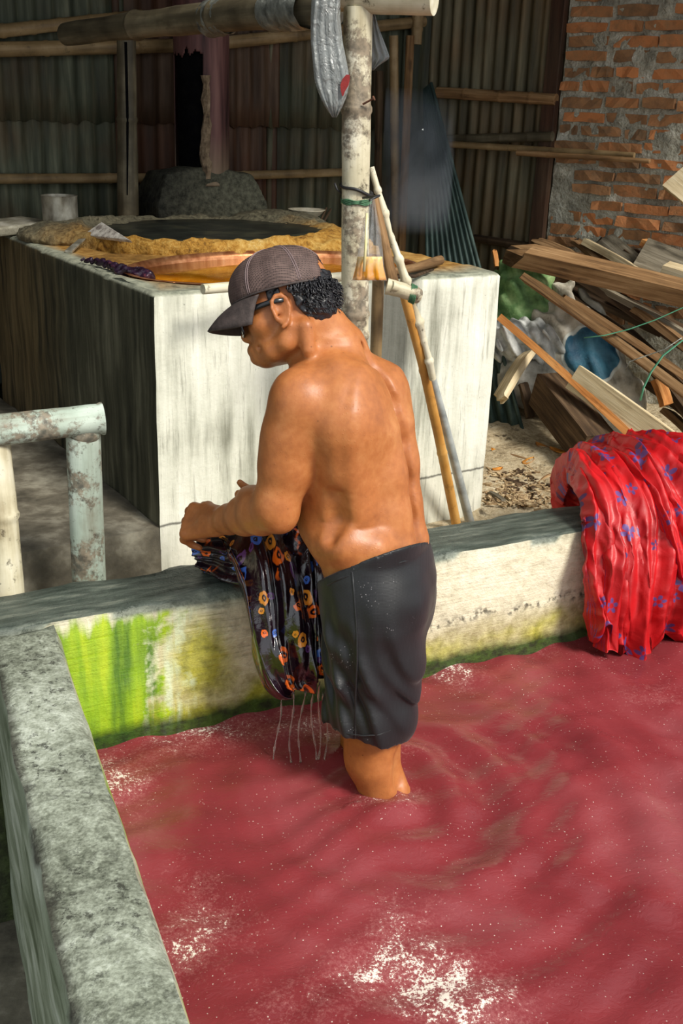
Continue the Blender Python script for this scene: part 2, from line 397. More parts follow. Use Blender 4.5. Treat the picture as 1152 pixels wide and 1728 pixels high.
def mat_vat():
    t = NT('vat_concrete'); p = t.pos(); z = t.sep(p)[2]; nz = t.sep(t.normal())[2]
    q = t.n('ShaderNodeVectorMath', operation='SUBTRACT'); t.put(q.inputs[0], p); q.inputs[1].default_value = tuple(TO); q = q.outputs[0]
    s = t.dot(q, TA); tt = t.dot(q, TB)
    big = t.noise(scale=2.4, detail=5); fine = t.noise(scale=30, detail=6, rough=.65)
    sv = t.noise(t.comb(t.math('MULTIPLY', s, 26.), t.math('MULTIPLY', tt, 26.), t.math('MULTIPLY', z, 2.2)), scale=1, detail=5, rough=.6)
    sv2 = t.noise(t.comb(t.math('MULTIPLY', s, 75.), t.math('MULTIPLY', tt, 75.), t.math('MULTIPLY', z, 5.)), scale=1, detail=4, rough=.7)
    base = t.ramp(t.math('ADD', t.math('MULTIPLY', sv, .5), t.math('MULTIPLY', big, .5)), [(.33, srgb(128, 128, 112)), (.48, srgb(206, 206, 190)), (.62, srgb(232, 231, 217))])
    base = t.mix(t.math('MULTIPLY', t.mr(sv2, .56, .72), .6), base, srgb(92, 88, 74))
    pit = t.mr(t.noise(scale=85, detail=4, rough=.8), .66, .74)
    base = t.mix(t.math('MULTIPLY', pit, .8), base, srgb(48, 46, 38))
    # a darker upright streak on the front behind the post
    streak = t.math('MULTIPLY', t.mr(t.math('ABSOLUTE', t.math('SUBTRACT', t.math('ADD', s, t.math('MULTIPLY', t.math('SUBTRACT', sv, .5), .10)), .78)), .13, .04), t.mr(z, .35, .6))
    base = t.mix(t.math('MULTIPLY', streak, .85), base, srgb(58, 58, 52))
    seam = t.mr(t.math('ABSOLUTE', t.math('SUBTRACT', t.math('ADD', z, t.math('MULTIPLY', t.math('SUBTRACT', fine, .5), .014)), .28)), .006, .001)
    base = t.mix(t.math('MULTIPLY', seam, .8), base, srgb(50, 46, 38))
    # left flank: shade darkened into the colour, over green film and old dye runs
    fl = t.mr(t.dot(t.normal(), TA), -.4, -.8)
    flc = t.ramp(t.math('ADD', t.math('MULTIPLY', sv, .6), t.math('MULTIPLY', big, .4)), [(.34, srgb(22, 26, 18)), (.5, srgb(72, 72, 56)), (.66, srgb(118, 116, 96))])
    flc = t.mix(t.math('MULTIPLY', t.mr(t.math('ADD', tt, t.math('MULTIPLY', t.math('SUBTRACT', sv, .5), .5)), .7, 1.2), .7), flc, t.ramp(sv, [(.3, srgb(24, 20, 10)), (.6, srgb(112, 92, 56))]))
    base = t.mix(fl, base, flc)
    # top: tan dye crust, greyer along the front lip
    top = t.ramp(t.math('ADD', t.math('MULTIPLY', big, .4), t.math('MULTIPLY', fine, .6)), [(.3, srgb(70, 50, 22)), (.47, srgb(150, 110, 52)), (.62, srgb(186, 148, 84)), (.78, srgb(210, 190, 146))])
    lip = t.ramp(fine, [(.3, srgb(92, 96, 84)), (.6, srgb(150, 152, 134))])
    lipm = t.math('MAXIMUM', t.mr(t.math('ADD', tt, t.math('MULTIPLY', t.math('SUBTRACT', big, .5), .2)), .17, .05), t.mr(t.math('ADD', s, t.math('MULTIPLY', t.math('SUBTRACT', big, .5), .1)), .09, .04))
    top = t.mix(lipm, top, lip)
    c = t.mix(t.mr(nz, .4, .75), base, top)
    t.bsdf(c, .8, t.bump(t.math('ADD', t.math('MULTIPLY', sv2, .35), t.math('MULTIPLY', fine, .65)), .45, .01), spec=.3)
    return t.m

def mat_simple(name, cols, scale=12, rough=.8, bump=.3, stretch=None, det=5, vary=0., bd=.008, metal=0., spec=None, obj_=True):
    """noise-mottled surface; COLS from dark to light; STRETCH scales the pattern along x, y, z"""
    t = NT(name); vec = t.objc() if obj_ else t.pos()
    if stretch: vec = t.mapv(vec, scale=stretch)
    f = t.noise(vec, scale=scale, detail=det, rough=.62)
    k = len(cols); c = t.ramp(f, [(.3 + .42 * i / max(k - 1, 1), x) for i, x in enumerate(cols)])
    if vary:
        hs = t.n('ShaderNodeHueSaturation'); t.put(hs.inputs['Color'], c); r = t.orand()
        t.put(hs.inputs['Value'], t.mr(r, 0, 1, 1 - vary, 1 + vary)); t.put(hs.inputs['Hue'], t.mr(t.math('FRACT', t.math('MULTIPLY', r, 7.3)), 0, 1, .485, .515)); c = hs.outputs[0]
    t.bsdf(c, rough, t.bump(t.noise(vec, scale=scale * 4, detail=5), bump, bd) if bump else None, metal=metal, spec=spec)
    return t.m

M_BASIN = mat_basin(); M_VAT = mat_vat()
M_EARTH = mat_simple('dark_damp_floor', [srgb(26, 25, 18), srgb(58, 55, 42), srgb(92, 88, 70)], 4, .6, .4, obj_=False)
M_LEDGE = mat_simple('ledge_cement', [srgb(66, 62, 52), srgb(108, 102, 88), srgb(160, 155, 138)], 9, .65, .4, obj_=False)

def mat_sand():
    t = NT('sandy_earth'); big = t.noise(scale=4, detail=5); f = t.noise(scale=45, detail=6, rough=.7)
    c = t.ramp(t.math('ADD', t.math('MULTIPLY', big, .45), t.math('MULTIPLY', f, .55)), [(.33, srgb(104, 88, 62)), (.47, srgb(184, 166, 134)), (.6, srgb(214, 200, 170)), (.72, srgb(232, 222, 200))])
    c = t.mix(t.math('MULTIPLY', t.mr(t.noise(scale=17, detail=6, rough=.7), .58, .66), .8), c, srgb(52, 42, 30))
    t.bsdf(c, .95, t.bump(f, .8, .02), spec=.1); return t.m
M_SAND = mat_sand()

def mat_sheet(name, cols, rust, rustamt=.5):
    t = NT(name); p = t.pos()
    v = t.mapv(p, scale=(14, 14, 1.1)); st = t.noise(v, scale=1, detail=5, rough=.65); b = t.noise(scale=2.3, detail=5)
    c = t.ramp(st, [(.28, cols[0]), (.5, cols[1]), (.72, cols[2])])
    c = t.mix(t.math('MULTIPLY', t.mr(t.math('ADD', b, t.math('MULTIPLY', st, .3)), .6, .78), rustamt), c, t.ramp(st, [(.3, rust[0]), (.7, rust[1])]))
    t.bsdf(c, .62, t.bump(t.noise(v, scale=5, detail=4), .2, .006), metal=.15, spec=.3); return t.m
M_SHEET_G = mat_sheet('weathered_sheet_grey_green', [srgb(30, 33, 26), srgb(70, 74, 58), srgb(122, 124, 102)], [srgb(52, 36, 22), srgb(96, 70, 46)], .6)
M_SHEET_B = mat_sheet('rusty_sheet_brown', [srgb(36, 26, 18), srgb(74, 56, 42), srgb(112, 92, 74)], [srgb(50, 26, 18), srgb(96, 60, 42)], .7)
M_SHEET_R = mat_sheet('sheet_olive', [srgb(50, 48, 34), srgb(98, 92, 70), srgb(140, 132, 106)], [srgb(60, 40, 22), srgb(120, 84, 46)], .5)
M_SHEET_T = mat_sheet('sheet_dark_teal', [srgb(30, 44, 42), srgb(52, 70, 66), srgb(84, 102, 96)], [srgb(46, 56, 52), srgb(70, 84, 78)], .3)

def mat_brick():
    t = NT('fired_brick'); v = t.objc(); r = t.orand()
    f = t.noise(scale=26, detail=5, rough=.65)
    c = t.ramp(t.math('ADD', t.math('MULTIPLY', f, .55), t.math('MULTIPLY', r, .45)), [(.2, srgb(116, 92, 70)), (.42, srgb(158, 116, 80)), (.6, srgb(186, 124, 80)), (.8, srgb(204, 130, 80))])
    c = t.mix(t.math('MULTIPLY', t.mr(t.noise(scale=15, detail=5), .55, .7), .6), c, srgb(96, 84, 66))
    t.bsdf(c, .92, t.bump(t.noise(scale=90, detail=4), .5, .006), spec=.15); return t.m
M_BRICK = mat_brick()
M_MORTAR = mat_simple('rough_mortar', [srgb(120, 117, 102), srgb(178, 174, 156), srgb(212, 209, 194)], 14, .95, .9, bd=.03, obj_=False)

def wood(name, cols, vary=.25, rough=.8, sc=1.0):
    """grain runs along the piece's own X axis"""
    t = NT(name); r = t.orand()
    off = t.comb(t.math('MULTIPLY', r, 31.), t.math('MULTIPLY', r, 17.), 0.)
    a = t.n('ShaderNodeVectorMath', operation='ADD'); t.put(a.inputs[0], t.objc()); t.put(a.inputs[1], off)
    v = t.mapv(a.outputs[0], scale=(2.5 * sc, 55 * sc, 55 * sc)); g = t.noise(v, scale=1, detail=5, rough=.62, dist=.4)
    b = t.noise(t.mapv(a.outputs[0], scale=(4, 12, 12)), scale=1, detail=4)
    c = t.ramp(t.math('ADD', t.math('MULTIPLY', g, .65), t.math('MULTIPLY', b, .35)), [(.33, cols[0]), (.5, cols[1]), (.67, cols[2])])
    hs = t.n('ShaderNodeHueSaturation'); t.put(hs.inputs['Color'], c); t.put(hs.inputs['Value'], t.mr(r, 0, 1, 1 - vary, 1 + vary)); c = hs.outputs[0]
    c = t.mix(t.math('MULTIPLY', t.mr(t.noise(t.mapv(a.outputs[0], scale=(7, 25, 25)), scale=1, detail=5), .6, .72), .6), c, tuple(x * .3 for x in cols[0]))
    t.bsdf(c, rough, t.bump(g, .5, .005), spec=.25); return t.m
M_WOOD_B = wood('weathered_brown_wood', [srgb(62, 44, 28), srgb(122, 92, 60), srgb(166, 134, 96)])
M_WOOD_D = wood('old_dark_wood', [srgb(30, 22, 15), srgb(68, 52, 36), srgb(106, 86, 64)])
M_WOOD_P = wood('pale_sawn_wood', [srgb(150, 130, 98), srgb(196, 178, 142), srgb(220, 206, 174)], .12)
M_WOOD_O = wood('fresh_orange_wood', [srgb(140, 84, 38), srgb(192, 130, 72), srgb(214, 164, 104)], .12)
M_WOOD_G = wood('grey_weathered_wood', [srgb(70, 64, 52), srgb(116, 108, 92), srgb(156, 148, 130)])

# ================================================================ setting
def rough_block(o, ax, size, step, amp, seed=0, edge=.012, drop=()):
    """a cast block with worn, uneven faces; o = low corner, ax = three axes, size = three lengths"""
    mb = MB(); o = np.asarray(o, float); N = [max(2, int(round(size[i] / step)) + 1) for i in range(3)]
    def disp(p, a):
        # wear the edges back and let faces wander
        d = np.zeros(3)
        dist = [min(a[i], size[i] - a[i]) for i in range(3)]; k = sorted(range(3), key=lambda i: dist[i])
        if dist[k[1]] < edge * 1.5:
            w = (edge * 1.5 - dist[k[1]]) / (edge * 1.5); e = edge * w * (.45 + .9 * max(0, fbm(p, 9) + .3))
            for i in k[:2]:
                d += ax[i] * (e if a[i] < size[i] / 2 else -e) * .6
        q = p * 1.0 + seed
        d += ax[k[0]] * fbm(q, 7, 3) * amp
        return d
    for f in range(3):
        i, j = [(1, 2), (2, 0), (0, 1)][f]
        for sd_ in (0, 1):
            if (f, sd_) in drop: continue
            P = np.zeros((N[i], N[j], 3))
            for a in range(N[i]):
                for b in range(N[j]):
                    c = [0, 0, 0]; c[i] = size[i] * a / (N[i] - 1); c[j] = size[j] * b / (N[j] - 1); c[f] = size[f] * sd_
                    p = o + ax[0] * c[0] + ax[1] * c[1] + ax[2] * c[2]
                    P[a, b] = p + disp(p, c)
            mb.grid(P)
    return mb
def weld(me, d=1e-4):
    import bmesh
    bm = bmesh.new(); bm.from_mesh(me); bmesh.ops.remove_doubles(bm, verts=bm.verts, dist=d); bmesh.ops.recalc_face_normals(bm, faces=bm.faces); bm.to_mesh(me); bm.free(); return me

# floors
mb = MB(); mb.box(V(0, 1.0, -.52), (V(1, 0, 0), V(0, 1, 0), Z), (9, 9, .10))
tag(obj('floor', mb, M_EARTH), 'dark damp floor outside the basin', kind='structure')
G = []
for i in range(60):
    row = []
    for j in range(60):
        s = -.1 + 4.2 * i / 59; n = 2.36 + 4.0 * j / 59; p = wl(s, n, ZG)
        p[2] += .022 * fbm(p, 5, 3) + .018 * fbm(p + 5, 17, 2) + .10 * max(0, (s - 1.7)) * max(0, min(1, (n - 2.9))) * .5; row.append(p)
    G.append(row)
mb = MB(); mb.grid(G); tag(obj('floor_earth', mb, M_SAND, smooth=True), 'sandy littered earth behind the basin wall', kind='structure')
# ledge left of the vat
mb = rough_block(tk(-2.4, 0, -.42), (TA, TB, Z), (2.405, 1.95, .70), .09, .006, 3)
tag(obj('floor_ledge', weld(mb.mesh('floor_ledge')), M_LEDGE, auto=40), 'low cement ledge in shade left of the vat', kind='structure')

# basin: back wall and left wall, one cast piece
basin = empty('washing_basin', wl(1.3, 2.27, -.42))
tag(basin, 'low concrete dyeing basin with algae on its inner wall', 'basin')
mb = rough_block(wl(-1.3, 2.175, -.42), (WX, WN, Z), (4.8, .20, .76), .03, .006, 11, edge=.018)
for i, p in enumerate(mb.v):       # the inner face leans in slightly towards the foot
    q = np.array(p); n = q @ WN
    if n < 2.27: mb.v[i] = tuple(q - WN * .02 * max(0, (.34 - q[2]) / .34))
obj('back_wall', weld(mb.mesh('back_wall')), M_BASIN, basin, auto=50)
lw0 = LN * .105 + LD * (-2.19)
mb = rough_block(V(lw0[0], lw0[1], -.42), (LN, LD, Z), (.145, 2.9, .757), .03, .005, 5, edge=.014)
for i, p in enumerate(mb.v):
    q = np.array(p); a = q @ LN
    if a > .2: mb.v[i] = tuple(q + LN * .06 * max(0, (.34 - q[2]) / .34))
obj('side_wall', weld(mb.mesh('side_wall')), M_BASIN, basin, auto=50)
mb = rough_block(wl(3.3, -.8, -.42), (WX, WN, Z), (.18, 3.0, .75), .08, .005, 8)
obj('side_wall', weld(mb.mesh('side_wall')), M_BASIN, basin, auto=50)
mb = MB(); mb.box(wl(1.6, .9, -.415), (WX, WN, Z), (1.9, 1.4, .012)); obj('basin_floor', mb, M_LEDGE, basin)

# rear wall of corrugated sheets and its rails
def sheet(name, p0, along, out, width, height, mat, parent, pitch=.076, amp=.009, per=8, rows=10, wob=.004, seed=0, lean=None):
    n = int(width / pitch * per) + 1; P = np.zeros((rows, n, 3)); up = Z if lean is None else nrm(lean)
    for i in range(rows):
        for j in range(n):
            x = width * j / (n - 1); z = height * i / (rows - 1)
            p = p0 + along * x + up * z
            P[i, j] = p + out * (amp * sin(2 * pi * x / pitch) + wob * 3 * vn(V(x * 2, z * 2, seed)))
    for j in range(n):
        P[0, j] -= up * .03 * vn(V(j * .21, seed, 1)); P[-1, j] += up * .03 * vn(V(j * .21, seed, 4))
    mb = MB(); mb.grid(P)
    return obj(name, mb, mat, parent, smooth=True, solid=.0015, recalc=False)
wall_rear = empty('wall_back', REAR + Z * .1); tag(wall_rear, 'rear wall of weathered corrugated metal sheets', kind='structure')
sc = float((CORNER - REAR) @ TA)
xs = -2.3; k = 0; rs = random.Random(4)
while xs < sc - .02:
    w = min(.76, sc - xs); p0 = REAR + TA * xs + TB * (.004 * (k % 2))
    sheet('corrugated_sheet', p0 + Z * .05, TA, -TB, w + .03, 1.33 + rs.uniform(-.06, .06), M_SHEET_B if k in (1, 2, 4) else M_SHEET_G, wall_rear, seed=k)
    top_h = 1.0 + rs.uniform(-.05, .1)
    sheet('corrugated_sheet', p0 + Z * 1.33 - TB * .012, TA, -TB, w + .03, top_h, M_SHEET_G if k != 4 else M_SHEET_B, wall_rear, seed=k + 20)
    xs += .74; k += 1
# right wall: sheets, a post board, then brick
wall_right = empty('wall_right', CORNER + RD * 1.5 + Z * .1); tag(wall_right, 'right wall of corrugated sheet and bare brickwork', kind='structure')
def rs_at(u, v=200): return float((side(u, v) - CORNER) @ RD)
r_br = rs_at(942)
x = 0; k = 0
while x < r_br - .05:
    w = min(.5, r_br - x); sheet('corrugated_sheet', CORNER + RD * x + Z * .1 + RN * (.02 + .004 * (k % 2)), RD, RN, w + .02, 2.3, M_SHEET_R, wall_right, pitch=.062, amp=.011, seed=40 + k); x += .5; k += 1
mb = MB(); mb.box(CORNER + RD * (r_br - .02) + RN * .055 + Z * 1.2, (RD, RN, Z), (.035, .02, 1.2)); obj('edge_board', mb, M_SHEET_B, wall_right, bevel=.003)
# mortar bed
L_br = 1.9; P = np.zeros((70, 60, 3))
for i in range(70):
    for j in range(60):
        p = CORNER + RD * (r_br + .02 + L_br * j / 59) + Z * (.1 + 2.3 * i / 69)
        P[i, j] = p + RN * (.036 + .018 * fbm(p, 14, 3))
mb = MB(); mb.grid(P); obj('mortar_bed', mb, M_MORTAR, wall_right, smooth=True, recalc=False)
mb = MB(); mb.box(CORNER + RD * (r_br + .02 + L_br / 2) + RN * -.09 + Z * 1.25, (RD, RN, Z), (L_br / 2, .09, 1.15)); obj('wall_core', mb, M_MORTAR, wall_right)
rb = random.Random(77)
brick_meshes = []
for q in range(10):
    mbq = MB(); nx, ny, nz = 5, 3, 3; hx, hy, hz = .5, .5, .5; pts = {}
    import bmesh
    bm = bmesh.new(); bmesh.ops.create_cube(bm, size=1.0)
    bmesh.ops.subdivide_edges(bm, edges=[e for e in bm.edges if abs(e.verts[0].co.x - e.verts[1].co.x) > .5], cuts=3)
    for v in bm.verts:
        e = 1 if abs(v.co.x) < .49 else .0
        v.co.z *= 1 + rb.uniform(-.16, .10); v.co.y += rb.uniform(-.10, .10); v.co.x += rb.uniform(-.025, .025)
        if not e: v.co.z *= .86
    me = bpy.data.meshes.new('brick'); bm.to_mesh(me); bm.free(); me.materials.append(M_BRICK); brick_meshes.append(me)
Mrot = Matrix((tuple(RD), tuple(RN), (0, 0, 1))).transposed().to_euler()
par = Vector(wpos(wall_right)); zc = .55; row = 0
while zc < 2.28:
    x = r_br + .03 + (.0 if row % 2 else rb.uniform(-.02, .02)); hgt = .046
    first = True
    while x < r_br + L_br - .06:
        w = rb.choice([.20, .20, .205, .19, .10, .12, .15]) if not first else rb.choice([.09, .12, .15, .2]); first = False
        gap = rb.uniform(.010, .026); cx = x + w / 2; zz = zc + rb.uniform(-.005, .005)
        bare = 1.03 < zc < 1.22 and cx < r_br + .22 and cx > r_br + .07          # plastered-over patch
        if not bare:
            o = bpy.data.objects.new('brick', rb.choice(brick_meshes)); COL.objects.link(o); o.parent = wall_right
            o.location = Vector(CORNER + RD * cx + RN * (.012 + rb.uniform(-.012, .007)) + Z * zz) - par
            o.rotation_euler = (Mrot.x, Mrot.y, Mrot.z); o.rotation_euler.rotate_axis('Y', rb.uniform(-.025, .025))
            o.scale = (w * (1 if rb.random() > .5 else -1), .07, hgt * rb.uniform(.88, 1.1))
        x += w + gap
    zc += .0625; row += 1

# unseen roof and end walls, added to keep light off the back
M_ROOF = mat_simple('roof_underside', [srgb(50, 46, 38), srgb(96, 88, 74), srgb(130, 122, 104)], 4, .8, .2)
mb = MB(); mb.box(wl(.8, 4.9, 2.86), (WX, WN, Z), (4.6, 2.6, .02)); tag(obj('shade_roof', mb, M_ROOF), 'unseen roof added to shade the back of the yard', kind='structure')  # unseen roof, edge set to keep sun and sky off the rear
mb = MB(); mb.box(wl(-2.3, 4.6, 1.2), (WX, WN, Z), (.04, 2.5, 1.66)); tag(obj('shade_wall_left', mb, M_SHEET_B), 'unseen wall added at the left to keep the back dark', kind='structure')  # added unseen wall, cuts the sky light from the left
mb = MB(); mb.box(wl(5.3, 5.2, 1.3), (WX, WN, Z), (.05, 2.3, 1.5)); tag(obj('shade_wall_right', mb, M_MORTAR), 'unseen wall added to shade the bricks and woodpile', kind='structure')  # added unseen wall, blocks the sun from bricks and woodpile

# ================================================================ dye water
def mat_water():
    t = NT('red_dye_water'); p = t.pos(); foam = t.attr('foam')
    big = t.noise(scale=1.7, detail=4, dist=.6); col = t.ramp(big, [(.3, srgb(104, 38, 42)), (.5, srgb(128, 50, 54)), (.7, srgb(142, 72, 76))])
    # whipped froth: clumps of small flecks where the water has been churned
    f1 = t.noise(scale=19, detail=8, rough=.78, dist=.5); f2 = t.noise(scale=150, detail=5, rough=.8)
    thr = t.math('SUBTRACT', .72, t.math('MULTIPLY', foam, .205))
    mixn = t.math('ADD', t.math('MULTIPLY', f1, .48), t.math('MULTIPLY', f2, .52))
    dlt = t.math('SUBTRACT', mixn, thr); fm = t.mr(dlt, 0., .028, 0., .95)
    fm = t.math('MAXIMUM', fm, t.math('MULTIPLY', t.math('MULTIPLY', t.mr(t.voro(scale=95), .16, .06), t.mr(t.noise(scale=7, detail=3), .36, .6)), t.mr(f2, .46, .56)))
    haze = t.math('MULTIPLY', t.mr(dlt, -.12, .0), .22)
    c = t.mix(haze, col, srgb(206, 150, 146)); c = t.mix(fm, c, srgb(238, 226, 214))
    rp = t.noise(t.mapv(p, scale=(1, 1.5, 1)), scale=30, detail=5, rough=.6, dist=1.6)
    h = t.math('ADD', t.math('MULTIPLY', rp, .5), t.math('MULTIPLY', fm, .35))
    r = t.mix(fm, (.12,) * 3, (.7,) * 3)
    b = t.bsdf(c, r, t.bump(h, .30, .012), spec=.5)
    b.inputs['IOR'].default_value = 1.33
    b.inputs['Subsurface Weight'].default_value = .15; b.inputs['Subsurface Radius'].default_value = (.02, .006, .006); b.inputs['Subsurface Scale'].default_value = .6
    return t.m
M_WATER = mat_water()
LEG = onz(645, 1335, 0)
def basin_xy():
    # bounded by the side wall (p.LN > .25+) and the back wall (p.WN < 2.16)
    cs = []
    return cs
NU, NV = 300, 330
P = np.zeros((NV, NU, 3)); FO = np.zeros((NV, NU))
# foam places, measured on the photo and laid on the water plane: (u, v, radius m, weight)
spots = [(190, 1300, .07, 1.1), (200, 1340, .05, .8), (330, 1225, .07, .75), (380, 1215, .06, .6), (300, 1250, .05, .6), (620, 1200, .05, .8), (500, 1215, .07, .75), (560, 1230, .06, .7), (440, 1250, .06, .4),
         (330, 1480, .05, .5), (335, 1540, .05, .65), (320, 1590, .05, .6), (300, 1630, .04, .45), (240, 1410, .05, .35), (390, 1570, .06, .35), (640, 1610, .05, .6), (600, 1640, .05, .65), (700, 1600, .05, .55), (740, 1640, .05, .85), (720, 1690, .05, .8), (790, 1690, .06, .7),
         (830, 1715, .05, .6), (560, 1700, .06, .45), (680, 1560, .05, .4), (650, 1530, .05, .35), (450, 1690, .06, .4), (660, 1350, .05, .7), (610, 1355, .03, .6), (700, 1265, .04, .7), (690, 1340, .03, .5), (740, 1130, .06, .7), (770, 1150, .05, .5), (800, 1130, .06, .45), (900, 1095, .06, .35),
         (1080, 1180, .08, .42), (1120, 1170, .06, .4), (1000, 1110, .08, .35), (560, 1400, .04, .35), (760, 1540, .03, .3), (880, 1650, .06, .3), (230, 1600, .05, .3)]
sp = [(onz(u, v, 0), r, w) for u, v, r, w in spots]
for i in range(NV):
    n = 2.168 - 3.0 * i / (NV - 1)
    # left end of this row lies on the side wall's inner face
    base = WN * n
    s_l = (0.292 - base @ LN) / (WX @ LN)
    for j in range(NU):
        f = j / (NU - 1); s = s_l + (3.31 - s_l) * f ** 1.25
        P[i, j] = WX * s + base
X, Y = P[..., 0], P[..., 1]
for c, r, w in sp: FO += w * np.exp(-((X - c[0]) ** 2 + (Y - c[1]) ** 2) / (2 * r * r))
FO += .22 * np.exp(-((2.17 - (P @ WN)) / .03) ** 2) * (.5 + .5 * np.sin((P @ WX) * 19 + np.sin((P @ WX) * 47))) + .10 * np.exp(-(((P @ LN) - .30) / .05) ** 2)
FO = 1.15 * np.tanh(FO / 1.15)
dx, dy = X - LEG[0], Y - LEG[1]; rr = np.sqrt(dx * dx + dy * dy) + 1e-6
ang = np.arctan2(dy, dx)
Hh = .009 * np.sin(rr * 44 + 1.2 * np.sin(ang * 2 + 1)) * np.exp(-rr * 1.9) * (1 + .6 * np.cos(ang - .2))
Hh += .004 * np.sin(X * 17 + 3 * np.sin(Y * 5)) + .0035 * np.sin(Y * 23 + 2 * np.sin(X * 8 + 1)) + .003 * np.sin((X + Y) * 31 + 2 * np.sin(Y * 11))
Hh += .002 * np.sin((X * .6 - Y) * 58 + 2.5 * np.sin(X * 13)) * (np.exp(-rr * 1.2) + .25)
Hh += .014 * np.exp(-((rr - .09) / .03) ** 2) * (ang > -2.5) * .6
P[..., 2] = Hh
mb = MB(); mb.grid(P)
water = obj('dye_water', mb, M_WATER, smooth=True, recalc=False)
me = water.data
at_ = me.attributes.new('foam', 'FLOAT', 'POINT'); at_.data.foreach_set('value', FO.ravel().astype(np.float32))
if me.polygons[0].normal.z < 0: me.flip_normals()
tag(water, 'cloudy red dye water with white froth filling the concrete basin', 'water', kind='stuff')

# ================================================================ the man
def mat_skin():
    t = NT('wet_tanned_skin'); p = t.pos()
    b = t.noise(scale=9, detail=4); f = t.noise(scale=60, detail=4, rough=.6)
    c = t.ramp(t.math('ADD', t.math('MULTIPLY', b, .6), t.math('MULTIPLY', f, .4)), [(.3, srgb(146, 86, 46)), (.5, srgb(172, 106, 58)), (.72, srgb(192, 130, 78))])
    mole = t.math('MULTIPLY', t.mr(t.voro(scale=44), .10, .06), t.mr(t.noise(scale=6, detail=2), .52, .6))
    c = t.mix(t.math('MULTIPLY', mole, .6), c, srgb(70, 38, 20))
    drops = t.math('MULTIPLY', t.mr(t.voro(scale=120), .22, .05, smooth=True), t.mr(t.noise(scale=11, detail=3), .46, .58))
    pores = t.noise(scale=210, detail=3)
    h = t.math('ADD', t.math('MULTIPLY', pores, .25), t.math('MULTIPLY', drops, 1.0))
    x = t.bsdf(c, t.mr(t.noise(scale=14, detail=4), .35, .65, .40, .56), t.bump(h, .2, .006), spec=.42)
    x.inputs['Subsurface Weight'].default_value = .18; x.inputs['Subsurface Radius'].default_value = (.012, .005, .003); x.inputs['Subsurface Scale'].default_value = .8
    x.inputs['Coat Weight'].default_value = .06; x.inputs['Coat Roughness'].default_value = .3
    return t.m
M_SKIN = mat_skin()

person = empty('person', V(.12, 2.10, -.42))
tag(person, 'shirtless man in black shorts and cap standing knee deep in the red water', 'person')

FB = V(-sin(radians(70)), cos(radians(70)), 0); LB = V(-FB[1], FB[0], 0)       # body: forward (to the left, a little away), his left (towards the camera)

# head frame: origin midway between the ears
e_ = nrm(-.9643 * CR - .2647 * CU); al = radians(9.6)
FH = nrm(e_ * cos(al) + _fw * sin(al)); UH = -.2647 * CR + .9643 * CU - .011 * _fw; UH = nrm(UH - FH * (UH @ FH)); LH = np.cross(UH, FH)
HO = V(-.1160, 2.180, 1.0330)
def hd(f, l, u): return HO + FH * f + LH * l + UH * u

S = Solid((-.46, 1.72, -.46), (.42, 2.72, 1.24), .0036)
HA = (FH, LH, UH)
# --- torso as stacked cross-sections
st = [  # photo point of the section's centre, depth, half width, half depth, heading
    (634, 1085, 2.10, .122, .072, 70), (640, 1000, 2.115, .140, .092, 70), (630, 950, 2.125, .144, .102, 70), (621, 905, 2.135, .142, .110, 70), (607, 850, 2.15, .137, .106, 70), (600, 800, 2.16, .140, .108, 70),
    (594, 750, 2.17, .150, .113, 69), (586, 700, 2.175, .158, .115, 68), (577, 655, 2.18, .155, .106, 68), (567, 615, 2.19, .125, .086, 68), (557, 588, 2.195, .078, .066, 68), (548, 570, 2.195, .055, .055, 68)]
cs = np.array([at(u, v, y) for u, v, y, *_ in st]); o_ = np.argsort(cs[:, 2])
zc_ = cs[o_, 2]; par_ = np.array([s_[3:] for s_ in st])[o_]; cs = cs[o_]
def smooth_interp(z, xs, ys):
    return np.interp(z, xs, ys)
def torso(X, Y, Z_):
    z = np.clip(Z_, zc_[0], zc_[-1])
    k = lambda a: smooth_interp(z, zc_, a)
    cx, cy, rl, rd, h = k(cs[:, 0]), k(cs[:, 1]), k(par_[:, 0]), k(par_[:, 1]), np.radians(k(par_[:, 2]))
    px, py = X - cx, Y - cy
    f = -np.sin(h) * px + np.cos(h) * py; l = -np.cos(h) * px - np.sin(h) * py
    q = (np.abs(l / rl) ** 2.25 + np.abs(f / rd) ** 2.25) ** (1 / 2.25)
    d = (q - 1) * np.minimum(rl, rd) * .92
    return np.maximum(d, np.maximum(Z_ - zc_[-1], zc_[0] - Z_))
S.put((-.30, 1.8, zc_[0] - .05), (.40, 2.55, zc_[-1] + .05), torso, .02)
def tz(z):   # torso section at height z: centre, heading axes, radii
    c = V(np.interp(z, zc_, cs[:, 0]), np.interp(z, zc_, cs[:, 1]), z); h = radians(np.interp(z, zc_, par_[:, 2]))
    return c, V(-sin(h), cos(h), 0), V(-cos(h), -sin(h), 0), np.interp(z, zc_, par_[:, 0]), np.interp(z, zc_, par_[:, 1])
def tp(z, a, k=1.0):   # point on the torso surface at angle a from the spine towards his left (deg)
    c, f, l, rl, rd = tz(z); a = radians(a); return c - f * rd * k * cos(a) + l * rl * k * sin(a)
# neck, trapezius
NB = at(556, 590, 2.20); NT_ = hd(-.020, 0, -.030)
S.cap(NB, NT_, .058, .053, .03)
S.cap(hd(-.045, 0, .0), NB - FB * .02, .042, .052, .03)
SHL = at(502, 672, 2.055); SHR = at(556, 660, 2.30)
S.cap(NB - FB * .012 - Z * .005, SHL + Z * .012 - FB * .015 - LB * .02, .044, .036, .04)
S.cap(NB - FB * .012 - Z * .01, SHR + Z * .006, .042, .036, .04)
